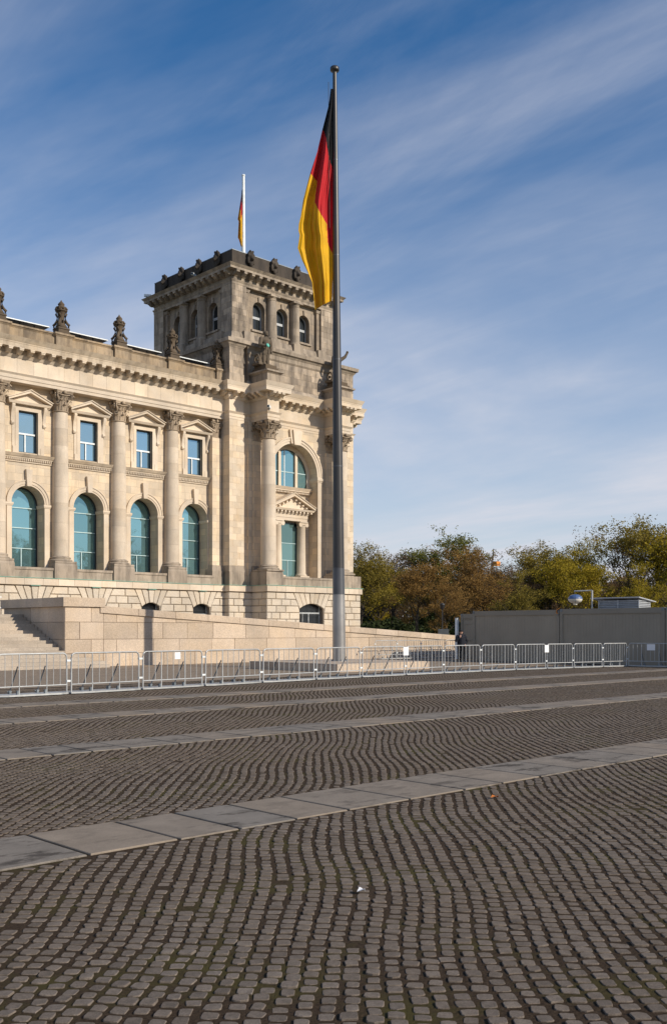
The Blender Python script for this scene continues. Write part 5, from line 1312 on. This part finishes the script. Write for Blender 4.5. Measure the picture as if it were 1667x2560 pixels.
ca = container('office_container', 43.4, 45.8, 28.89, 34.48, 2.755, 'grey site container next to the standing guard')
cb = container('office_container', 43.4, 45.8, 23.1, 28.85, 2.785, 'grey site container at the right edge, carrying a louvred box')
cc = container('office_container', 45.95, 51.9, 34.7, 37.4, 2.67, 'grey site container end set back behind the guard')
container('office_container', 43.4, 45.8, 17.2, 23.06, 2.785, 'grey site container running out past the right edge')
for z in (2.05, 2.32, 1.1): MB().box(45.97, 46.0, 35.7, 37.1, z, z + .025).build('door_rail', 'cont_frame', cc)
# white post, strap, lamp bracket, balloon lamp, louvred box
pp = thing('white_post', (45.8, 37.55, 0), 'white upright post at the corner of the set back container', 'post')
MB().box(45.72, 45.88, 37.47, 37.62, .02, 2.42).build('post', 'white', pp); MB().box(45.65, 45.95, 37.4, 37.69, .012, .03).build('foot_plate', 'galv', pp); MB().box(45.7, 45.90, 37.45, 37.64, 2.42, 2.46).build('post_cap', 'galv_dark', pp)
s_ = thing('lashing_strap', (43.36, 28.92, 2.7), 'orange strap looped over the joint of two containers', 'strap')
MB().tube([(43.35, 28.84, 2.82), (43.34, 28.98, 2.77), (43.355, 29.02, 2.63), (43.36, 28.94, 2.51)], [.02, .03, .03, .02], 5).build('strap', 'orange', s_); MB().box(43.34, 43.39, 28.91, 28.97, 2.47, 2.53).build('buckle', 'galv_dark', s_)
tl = 50.1; lp = at_depth(1479, 1521, tl)
br = thing('lamp_bracket', (lp.x, lp.y, 2.72), 'pale steel gallows bracket on the container roof', 'bracket')
top = at_depth(1479, 1476, tl); arm = at_depth(1434, 1478, tl + .3)
MB().tube([(lp.x, lp.y, 2.72), top], .045, 8).build('upright', 'galv', br); MB().tube([top, arm], .035, 8).build('arm', 'galv', br)
MB().box(lp.x - .12, lp.x + .12, lp.y - .12, lp.y + .12, 2.69, 2.73).build('foot_plate', 'galv_dark', br)
bc = at_depth(1437, 1497.5, tl + .3)
bl = thing('balloon_lamp', (bc.x, bc.y, bc.z - .24), 'blue and white balloon lamp hanging from the bracket', 'lamp')
def half_ellipsoid(z0, z1, mat, name, seg=None):
    pr_ = [(.355 * math.sqrt(max(0, 1 - (z / .235) ** 2)), bc.z + z) for z in [z0 + (z1 - z0) * i / 8 for i in range(9)]]
    MB().lathe([(max(r, .01), z) for r, z in pr_], bc.x, bc.y, 24).build(name, mat, bl)
half_ellipsoid(.002, .234, 'blue', 'upper_shell'); half_ellipsoid(-.234, -.002, 'cream', 'lower_shell')
for i in range(4):
    a = i * math.pi / 2 + .6
    MB().tube([(bc.x + .361 * math.cos(t_) * math.cos(a), bc.y + .361 * math.cos(t_) * math.sin(a), bc.z + .238 * math.sin(t_)) for t_ in [-1.35 + .27 * k for k in range(11)]], .006, 4).build('seam', 'cream' if i % 2 else 'blue', bl)
MB().tube([arm, (bc.x, bc.y, bc.z + .22)], .012, 5).build('hanger', 'galv_dark', bl)
MB().lathe([(.08, bc.z - .30), (.1, bc.z - .27), (.1, bc.z - .22)], bc.x, bc.y, 12).build('socket', 'cream', bl)
ap = arm.lerp(top, .35); MB().tube([ap, ap + Vector((0, 0, -.45)), Vector((bc.x, bc.y, bc.z - .42)) + (ap - arm) * .5, (bc.x, bc.y, bc.z - .27)], .01, 4).build('cable', 'iron', bl)
lx0, lx1, ly0, ly1 = 44.25, 45.35, 24.9, 27.15
lb = thing('louvred_box', ((lx0 + lx1) / 2, (ly0 + ly1) / 2, 2.72), 'pale louvred ventilation box with slanted lid on the right container', 'vent')
for x in (lx0, lx1 - .05):
    for y in (ly0, (ly0 + ly1) / 2, ly1 - .05): MB().box(x, x + .05, y, y + .05, 2.70, 3.2).build('post', 'slat', lb)
for k in range(5):
    z = 2.80 + k * .085
    MB().add([(lx0 - .02, ly0, z), (lx0 - .02, ly1, z), (lx0 + .05, ly1, z + .06), (lx0 + .05, ly0, z + .06), (lx0 - .02, ly0, z - .008), (lx0 - .02, ly1, z - .008), (lx0 + .05, ly1, z + .05), (lx0 + .05, ly0, z + .05)], [(0, 1, 2, 3), (4, 5, 6, 7), (0, 4, 5, 1), (2, 6, 7, 3), (1, 5, 6, 2), (0, 3, 7, 4)]).build('slat', 'slat', lb)
    MB().add([(lx0, ly0 - .02, z), (lx1, ly0 - .02, z), (lx1, ly0 + .05, z + .06), (lx0, ly0 + .05, z + .06), (lx0, ly0 - .02, z - .008), (lx1, ly0 - .02, z - .008), (lx1, ly0 + .05, z + .05), (lx0, ly0 + .05, z + .05)], [(0, 1, 2, 3), (4, 5, 6, 7), (0, 4, 5, 1), (2, 6, 7, 3), (1, 5, 6, 2), (0, 3, 7, 4)]).build('slat', 'slat', lb)
MB().box(lx0 + .06, lx1 - .06, ly0 + .07, ly1 - .06, 2.70, 3.15).build('inner_box', 'galv_dark', lb)
MB().add([(lx0 - .2, ly0 - .12, 3.30), (lx1 + .35, ly0 - .12, 3.10), (lx1 + .35, ly1 + .35, 3.10), (lx0 - .2, ly1 + .35, 3.30), (lx0 - .2, ly0 - .12, 3.34), (lx1 + .35, ly0 - .12, 3.145), (lx1 + .35, ly1 + .35, 3.145), (lx0 - .2, ly1 + .35, 3.34)], [(3, 2, 1, 0), (4, 5, 6, 7), (0, 1, 5, 4), (1, 2, 6, 5), (2, 3, 7, 6), (3, 0, 4, 7)]).build('lid', 'slat', lb)

# ============================================================ the guard
gp = gnd(1152, 1654, .012); GR = math.atan2(-gp.y, -gp.x) + math.pi / 2 + RAD(8)
gd = thing('person', (gp.x, gp.y, .012), 'person in dark cap, jacket and trousers standing by the container, hand raised to the face', 'person')
def L(x, y, z): return (x, y, z)
hand_r, elb_r, sho_r = (-.07, -.20, 1.33), (-.30, -.14, 1.12), (-.20, .0, 1.38)
hand_l, elb_l, sho_l = (.20, -.10, .93), (.32, .05, 1.10), (.20, .0, 1.38)
def hand(c, d, side):
    """palm and five bent fingers of unequal length; d: pointing direction"""
    c = Vector(c); d = Vector(d).normalized(); sd = d.cross(Vector((0, -1, .2))).normalized() * side; up = sd.cross(d)
    P = [(tuple(c), tuple(c + d * .05), .026, .030)]
    for k, ln in enumerate((.062, .072, .068, .052)):
        r0 = c + d * .07 + sd * (-.03 + .02 * k); m = r0 + d * ln * .5 + up * .006; e = m + d * ln * .4 + up * .024
        P += [(tuple(c + d * .04 + sd * (-.025 + .017 * k)), tuple(r0), .011, .0095), (tuple(r0), tuple(m), .0095, .009), (tuple(m), tuple(e), .009, .008)]
    b0 = c + d * .01 - sd * .028; P += [(tuple(b0), tuple(b0 - sd * .022 + d * .03), .012, .011), (tuple(b0 - sd * .022 + d * .03), tuple(b0 - sd * .02 + d * .06 + up * .01), .011, .009)]
    return P
body = [((-.095, 0, .10), (-.10, .0, .50), .045, .055), ((-.10, 0, .50), (-.09, 0, .92), .06, .085), ((.095, .0, .10), (.10, 0, .50), .045, .055), ((.10, 0, .50), (.09, 0, .92), .06, .085),
        ('e', (0, 0, .98), (.17, .12, .12), 0), ((0, 0, 1.0), (0, 0, 1.32), .15, .17), ('e', (0, 0, 1.33), (.20, .12, .12), 0),
        (sho_r, elb_r, .055, .045), (elb_r, hand_r, .042, .03), (sho_l, elb_l, .055, .045), (elb_l, hand_l, .042, .03),
        ((0, .0, 1.40), (0, -.01, 1.50), .06, .055), ('e', (0, -.02, 1.585), (.075, .092, .105), 0), ('e', (0, -.06, 1.54), (.055, .05, .06), 0), ((0, -.108, 1.60), (0, -.122, 1.575), .010, .015),
        ('e', (-.078, 0, 1.575), (.015, .025, .032), 0), ('e', (.078, 0, 1.575), (.015, .025, .032), 0), ((-.025, -.098, 1.535), (.025, -.098, 1.535), .008, .008)]
body += hand(hand_r, (.25, .45, .9), 1) + hand(hand_l, (.0, -.2, -1), -1)
def gput(name, me): return put(name, me, gd, (gp.x, gp.y, .012), GR)
gput('body', remesh(body, .011, 'body', 'skin', 1))
gput('jacket', remesh([('e', (0, 0, .93), (.215, .155, .12), 0), ((0, 0, .92), (0, 0, 1.3), .185, .20), ('e', (0, 0, 1.33), (.25, .15, .13), 0), ((-.11, -.02, .90), (-.11, -.02, 1.2), .11, .12), ((.11, -.02, .90), (.11, -.02, 1.2), .11, .12), (sho_r, elb_r, .085, .068), (elb_r, tuple(Vector(elb_r).lerp(Vector(hand_r), .82)), .066, .05), (sho_l, elb_l, .085, .068), (elb_l, tuple(Vector(elb_l).lerp(Vector(hand_l), .82)), .066, .05), ((0, 0, 1.40), (0, -.005, 1.455), .095, .078)], .016, 'jacket', 'navy', 2))
gput('trousers', remesh([((-.095, 0, .07), (-.10, 0, .50), .072, .08), ((-.10, 0, .50), (-.09, 0, .90), .082, .112), ((.095, 0, .07), (.10, 0, .50), .072, .08), ((.10, 0, .50), (.09, 0, .90), .082, .112), ('e', (0, 0, .93), (.19, .14, .12), 0)], .016, 'trousers', 'black_cloth', 2))
for sx in (-1, 1): gput('shoe', remesh([('e', (sx * .10, -.05, .045), (.05, .145, .05), 0), ('e', (sx * .097, .03, .07), (.05, .07, .06), 0), ('b', (sx * .10, -.05, .012), (.09, .27, .022), 0)], .012, 'shoe', 'shoe', 1))
gput('cap', remesh([('e', (0, -.005, 1.645), (.092, .105, .065), 0), ('e', (0, -.005, 1.625), (.090, .103, .03), 0), ('e', (0, -.12, 1.628), (.066, .06, .010), 0)], .009, 'cap', 'black_cloth', 1))
gput('hair', remesh([('e', (0, .02, 1.595), (.083, .086, .075), 0)], .012, 'hair', 'shoe', 1))
for sx in (-1, 1):
    e_ = MB().lathe([(.002, -.009), (.008, -.005), (.009, 0), (.008, .005), (.002, .009)], 0, 0, 8).mesh('eye', 'shoe'); o = gput('eye', e_); c_, s2 = math.cos(GR), math.sin(GR)
    ox, oy = sx * .03, -.104; o.location = (c_ * ox - s2 * oy, s2 * ox + c_ * oy, 1.592)

# ============================================================ trees
def leaf_mat(name, c1, c2):
    m, nt, b = newmat(name)
    g = mnode(nt, 'ShaderNodeNewGeometry')
    r = g.outputs['Random Per Island']; pos = g.outputs['Position']
    c = mixrgb(nt, r, c1, c2)
    c = mixrgb(nt, 1.0, c, grey(nt, mrange(nt, noise(nt, pos, .5, 3), .3, .7, .75, 1.2)), 'MULTIPLY')
    nt.links.new(c, b.inputs['Base Color']); b.inputs['Roughness'].default_value = .8; b.inputs['Specular IOR Level'].default_value = .2
    tr = mnode(nt, 'ShaderNodeBsdfTranslucent', {0: c}); mx = mnode(nt, 'ShaderNodeMixShader', {0: .3})
    nt.links.new(b.outputs[0], mx.inputs[1]); nt.links.new(tr.outputs[0], mx.inputs[2])
    nt.links.new(mx.outputs[0], nt.nodes['Material Output'].inputs[0]); return m
LM = {'olive': leaf_mat('olive_leaves', (.19, .145, .026), (.29, .225, .04)), 'brown': leaf_mat('budding_brown_leaves', (.22, .125, .036), (.32, .19, .058)), 'yellow': leaf_mat('yellow_green_leaves', (.30, .225, .018), (.42, .32, .03)),
      'green': leaf_mat('fresh_green_leaves', (.13, .135, .026), (.20, .195, .036)), 'bare': leaf_mat('bare_bud_leaves', (.15, .10, .062), (.20, .135, .08)), 'dark': leaf_mat('dark_shrub_leaves', (.03, .042, .014), (.05, .065, .02))}
def tree_meshes(seed, H_, spread, nleaf, lsize, dens=1.0):
    r = random.Random(seed); nr = np.random.default_rng(seed); wood = MB(); tips = []
    def branch(p, d, ln, rad, lev):
        n = 3 if lev > 1 else 5; pts = [p.copy()]; rs = [rad]; q = p.copy(); dd = d.copy()
        for i in range(n):
            dd = (dd + Vector((r.uniform(-1, 1), r.uniform(-1, 1), r.uniform(-.5, .8))) * (.10 if lev == 0 else .2)).normalized()
            q = q + dd * (ln / n); pts.append(q.copy()); rs.append(rad * (1 - .62 * (i + 1) / n))
            if lev >= 2: tips.append((q.copy(), lev))
        wood.tube(pts, rs, (9, 6, 4, 3, 3)[lev], True)
        if lev >= 4: return
        kids = (9, 5, 4, 3)[lev]
        for k in range(kids):
            f = r.uniform(.18 if lev == 0 else .25, 1.0); i = min(n - 1, int(f * n)); s0 = pts[i].lerp(pts[i + 1], f * n - i)
            az = 2 * math.pi * (k / kids + r.uniform(-.12, .12)); el = r.uniform(.35, 1.05) if lev == 0 else r.uniform(-.1, .9)
            o_ = Vector((math.cos(az) * math.cos(el) * spread, math.sin(az) * math.cos(el) * spread, math.sin(el)))
            nd = (o_ + dd * (.25 if lev == 0 else .55)).normalized()
            branch(s0, nd, ln * r.uniform(.50, .68) * (1.0 if lev else .92), rs[i] * (.50 if lev == 0 else .58), lev + 1)
    branch(Vector((0, 0, 0)), Vector((0, 0, 1)), H_ * .58, H_ * .019, 0)
    tp_ = np.array([tuple(p) for p, l in tips]); wts = np.array([1.0 if l >= 3 else .35 for p, l in tips]); wts /= wts.sum()
    zmax = tp_[:, 2].max()
    c = tp_[nr.choice(len(tp_), nleaf, p=wts)] + nr.normal(0, .22, (nleaf, 3))
    n_ = nr.normal(size=(nleaf, 3)); n_ /= np.linalg.norm(n_, axis=1)[:, None]; h = nr.normal(size=(nleaf, 3)); a = np.cross(n_, h); a /= np.linalg.norm(a, axis=1)[:, None]; b = np.cross(n_, a)
    s = lsize * nr.uniform(.55, 1.25, (nleaf, 1))
    V = np.stack([c + a * s, c + b * s * .55, c - a * s, c - b * s * .55], 1).reshape(-1, 3)
    cm_ = np_mesh('crown', V, [np.arange(nleaf * 4).reshape(-1, 4)], LM['olive'])
    return wood.mesh('trunk', 'bark', recalc=False), cm_, zmax
TV = [tree_meshes(101 + k, 15.0, (1.0, 1.15, .9, 1.05, .85, 1.1)[k], (15000, 14000, 13000, 15000, 4500, 12000)[k], .125) for k in range(6)]
def tree(u, vtop, depth, var, leaf, label, rz=0.0, zb=0.0, wide=1.0):
    top = at_depth(u, vtop, depth); base = (top.x, top.y, zb - .05); hgt = top.z - zb
    t_ = thing('tree', base, label, 'tree', 'trees beyond the ramp')
    s = hgt / TV[var][2]
    for nm, me, mt in (('trunk', TV[var][0], None), ('crown', TV[var][1], LM[leaf])):
        o = bpy.data.objects.new(nm, me); COL.objects.link(o); o.parent = t_; o.rotation_euler = (0, 0, rz); o.scale = (s * wide, s * wide, s)
        if mt: o.material_slots[0].link = 'OBJECT'; o.material_slots[0].material = mt
TREES = [(897, 1350, 142, 0, 'olive', 'olive budding tree rising directly beside the building corner'), (948, 1372, 150, 2, 'yellow', 'low yellowish tree second from the building corner'),
    (992, 1362, 156, 4, 'bare', 'nearly bare brown tree behind the left group'), (1040, 1392, 128, 1, 'brown', 'broad brown-budded tree with a clear trunk behind the ramp wall'),
    (1082, 1326, 160, 3, 'green', 'tallest fresh green tree of the left group'), (1148, 1356, 150, 0, 'brown', 'brown budding tree right of the tall green tree'),
    (1200, 1368, 140, 5, 'brown', 'brown rounded tree left of the gap with the crane'), (1272, 1388, 165, 4, 'bare', 'bare purple-brown tree right of the gap'),
    (1330, 1360, 158, 2, 'bare', 'bare dark tree behind the yellow trees'), (1378, 1344, 150, 1, 'olive', 'dark olive tree above the first container'),
    (1300, 1420, 132, 5, 'olive', 'lower olive tree in front of the bare trees'), (1440, 1372, 140, 3, 'yellow', 'lower yellow tree left of the bright yellow one'), (1490, 1333, 148, 0, 'yellow', 'bright yellow rounded tree above the balloon lamp'),
    (1572, 1310, 155, 4, 'bare', 'tall bare tree near the right edge'), (1650, 1277, 146, 1, 'olive', 'tallest olive-yellow tree at the right edge'), (1600, 1400, 132, 5, 'yellow', 'lower yellow tree above the louvred box'), (1740, 1300, 140, 3, 'yellow', 'yellow tree just past the right edge'),
    (1120, 1420, 126, 2, 'brown', 'small brown tree before the left group'), (860, 1380, 165, 3, 'green', 'green tree peeping past the building base')]
for k, (u, v, d, va, lf, lb_) in enumerate(TREES): tree(u, v, d, va, lf, lb_, k * 1.3, 0.0, 1.12)
BACK = ['olive', 'brown', 'bare', 'green', 'brown', 'olive', 'bare', 'brown', 'olive', 'brown', 'bare', 'olive', 'brown', 'bare', 'olive', 'brown']
for k, lf in enumerate(BACK):
    u = 840 + 58 * k; tree(u, 1425 - 18 * math.sin(k * 2.1), 188 + 9 * math.sin(k * 1.7), (k * 2 + 1) % 6, lf, 'back row tree, number %d counted from the building, seen between nearer trunks' % (k + 1) if False else '%s tree of the back row %s' % ({'olive': 'olive', 'brown': 'brown', 'bare': 'bare', 'green': 'green'}[lf], ['behind the building corner', 'beside the first trees', 'behind the yellowish tree', 'behind the broad brown tree', 'left of the crane gap', 'under the tall green tree', 'right of the tall green tree', 'below the crane', 'right of the crane', 'above the guard', 'over the first container', 'left of the balloon lamp', 'behind the balloon lamp', 'behind the bracket', 'behind the louvred box', 'at the right edge'][k]), k * .9, 0, 1.2)
# shrubs under the trees
def shrub_mesh(seed):
    nr = np.random.default_rng(seed); n = 5000; p = nr.normal(size=(n, 3)); p /= np.linalg.norm(p, axis=1)[:, None]; p *= nr.uniform(.35, 1.0, (n, 1)) ** .5; p[:, 2] = np.abs(p[:, 2]); p *= (2.6, 2.6, 1.6); p *= 1 + .18 * np.sin(p[:, :1] * 3 + seed) * np.cos(p[:, 1:2] * 2.6)
    n_ = nr.normal(size=(n, 3)); n_ /= np.linalg.norm(n_, axis=1)[:, None]; h = nr.normal(size=(n, 3)); a = np.cross(n_, h); a /= np.linalg.norm(a, axis=1)[:, None]; b = np.cross(n_, a); s = .15 * nr.uniform(.6, 1.2, (n, 1))
    return np_mesh('foliage', np.stack([p + a * s, p + b * s * .6, p - a * s, p - b * s * .6], 1).reshape(-1, 3), [np.arange(n * 4).reshape(-1, 4)], LM['dark'])
SM = [shrub_mesh(k) for k in range(3)]
stem = MB()
for k in range(6): stem.tube([(0, 0, 0), (math.cos(k) * .8, math.sin(k) * .8, .9), (math.cos(k) * 1.4, math.sin(k) * 1.4, 1.5)], [.06, .04, .02], 5)
stm = stem.mesh('stems', 'bark')
for k in range(15):
    u = 850 + 62 * k; dpt = 150 + 12 * math.sin(k * 2.3); p = at_depth(u, HY, dpt); t_ = thing('shrub', (p.x, p.y, -.06), 'dark low shrub under the trees, ' + ['right behind the building corner', 'second from the building', 'third from the building', 'behind the ramp wall middle', 'left of the tall trunk', 'right of the tall trunk', 'left of the guard', 'behind the guard', 'over the container left end', 'over the first container', 'over the container joint', 'left of the balloon lamp', 'below the balloon lamp', 'left of the louvred box', 'behind the louvred box'][k], 'shrub', 'shrubs under the trees')
    for nm, me in (('foliage', SM[k % 3]), ('stems', stm)):
        o = bpy.data.objects.new(nm, me); COL.objects.link(o); o.parent = t_; o.rotation_euler = (0, 0, k); o.scale = (2.3, 2.3, 2.3 + .5 * math.sin(k * 1.9))
# crane mast seen between the trees, park lamp and notice board
cr = thing('crane', (*at_depth(1235, HY, 230)[:2], 0), 'thin crane mast with guy wires and orange cab in the gap between trees', 'crane')
a_, b_, c_, d_ = at_depth(1229, 1412, 230), at_depth(1233, 1372, 230), at_depth(1257, 1391, 230), at_depth(1240, 1405, 230)
MB().tube([(cr.location.x, cr.location.y, 0), a_, b_], [.5, .3, .12], 6).build('mast', 'galv_dark', cr); MB().tube([b_, c_], .07, 4).build('guy_wire', 'galv_dark', cr); MB().tube([c_, d_, at_depth(1222, 1400, 230)], .1, 4).build('jib', 'galv_dark', cr)
MB().box(d_.x - .7, d_.x + .7, d_.y - .6, d_.y + .6, d_.z - .9, d_.z + .1).build('cab', 'orange', cr)
q = at_depth(1105, HY, 92); lp_ = thing('park_lamp', (q.x, q.y, -.05), 'dark slender park lamp post behind the ramp end', 'lamp')
MB().tube([(q.x, q.y, 0), (q.x, q.y, 3.6)], .05, 8).build('post', 'iron', lp_); MB().lathe([(.06, 3.6), (.2, 3.75), (.24, 4.05), (.26, 4.1), (.05, 4.25)], q.x, q.y, 12).build('lantern', 'iron', lp_)
q = at_depth(1108, HY, 86); nb = thing('notice_board', (q.x, q.y, -.05), 'small grey notice board on two legs behind the ramp end', 'board')
MB(ANG - RAD(90), (q.x, q.y)).box(-.46, .46, -.03, .03, 1.25, 1.82).build('panel', simple('board_face', (.07, .08, .085), .5), nb)
for sx in (-1, 1): MB(ANG - RAD(90), (q.x, q.y)).box(sx * .42 - .03, sx * .42 + .03, .03, .09, 0, 1.82).build('leg', 'iron', nb)

# far wood behind the park trees, one mass
nr = np.random.default_rng(77); n = 60000
uu = nr.uniform(780, 1900, n); dd = nr.uniform(205, 235, n)
tx = (uu - CX) / F * dd; X_ = FW.x * dd + RT.x * tx; Y_ = FW.y * dd + RT.y * tx
Z_ = nr.uniform(0, 1, n) ** .8 * (10.5 + 1.6 * np.sin(uu * .021) + 1.0 * np.sin(uu * .057 + 1))
p = np.stack([X_, Y_, Z_], 1); n_ = nr.normal(size=(n, 3)); n_ /= np.linalg.norm(n_, axis=1)[:, None]; h = nr.normal(size=(n, 3)); a = np.cross(n_, h); a /= np.linalg.norm(a, axis=1)[:, None]; b = np.cross(n_, a); s = .34 * nr.uniform(.6, 1.3, (n, 1))
o = bpy.data.objects.new('far_wood', np_mesh('far_wood', np.stack([p + a * s, p + b * s * .6, p - a * s, p - b * s * .6], 1).reshape(-1, 3), [np.arange(n * 4).reshape(-1, 4)], LM['bare'])); COL.objects.link(o); o['kind'] = 'stuff'
# trees on the far side of the square, seen only as reflections in the windows
for k, (x, y) in enumerate(((86, -24), (97, -30), (109, -22), (121, -29), (133, -24), (150, -40))):
    t_ = thing('tree', (x, y, -.05), 'tree across the square behind the viewer, ' + ('far left', 'left', 'middle', 'right', 'far right', 'outermost right')[k], 'tree', 'trees across the square'); s = 1.28 + .12 * (k % 3)
    for nm, me, mt in (('trunk', TV[k][0], None), ('crown', TV[k][1], LM['olive'])):
        o = bpy.data.objects.new(nm, me); COL.objects.link(o); o.parent = t_; o.scale = (s, s, s); o.rotation_euler = (0, 0, k)
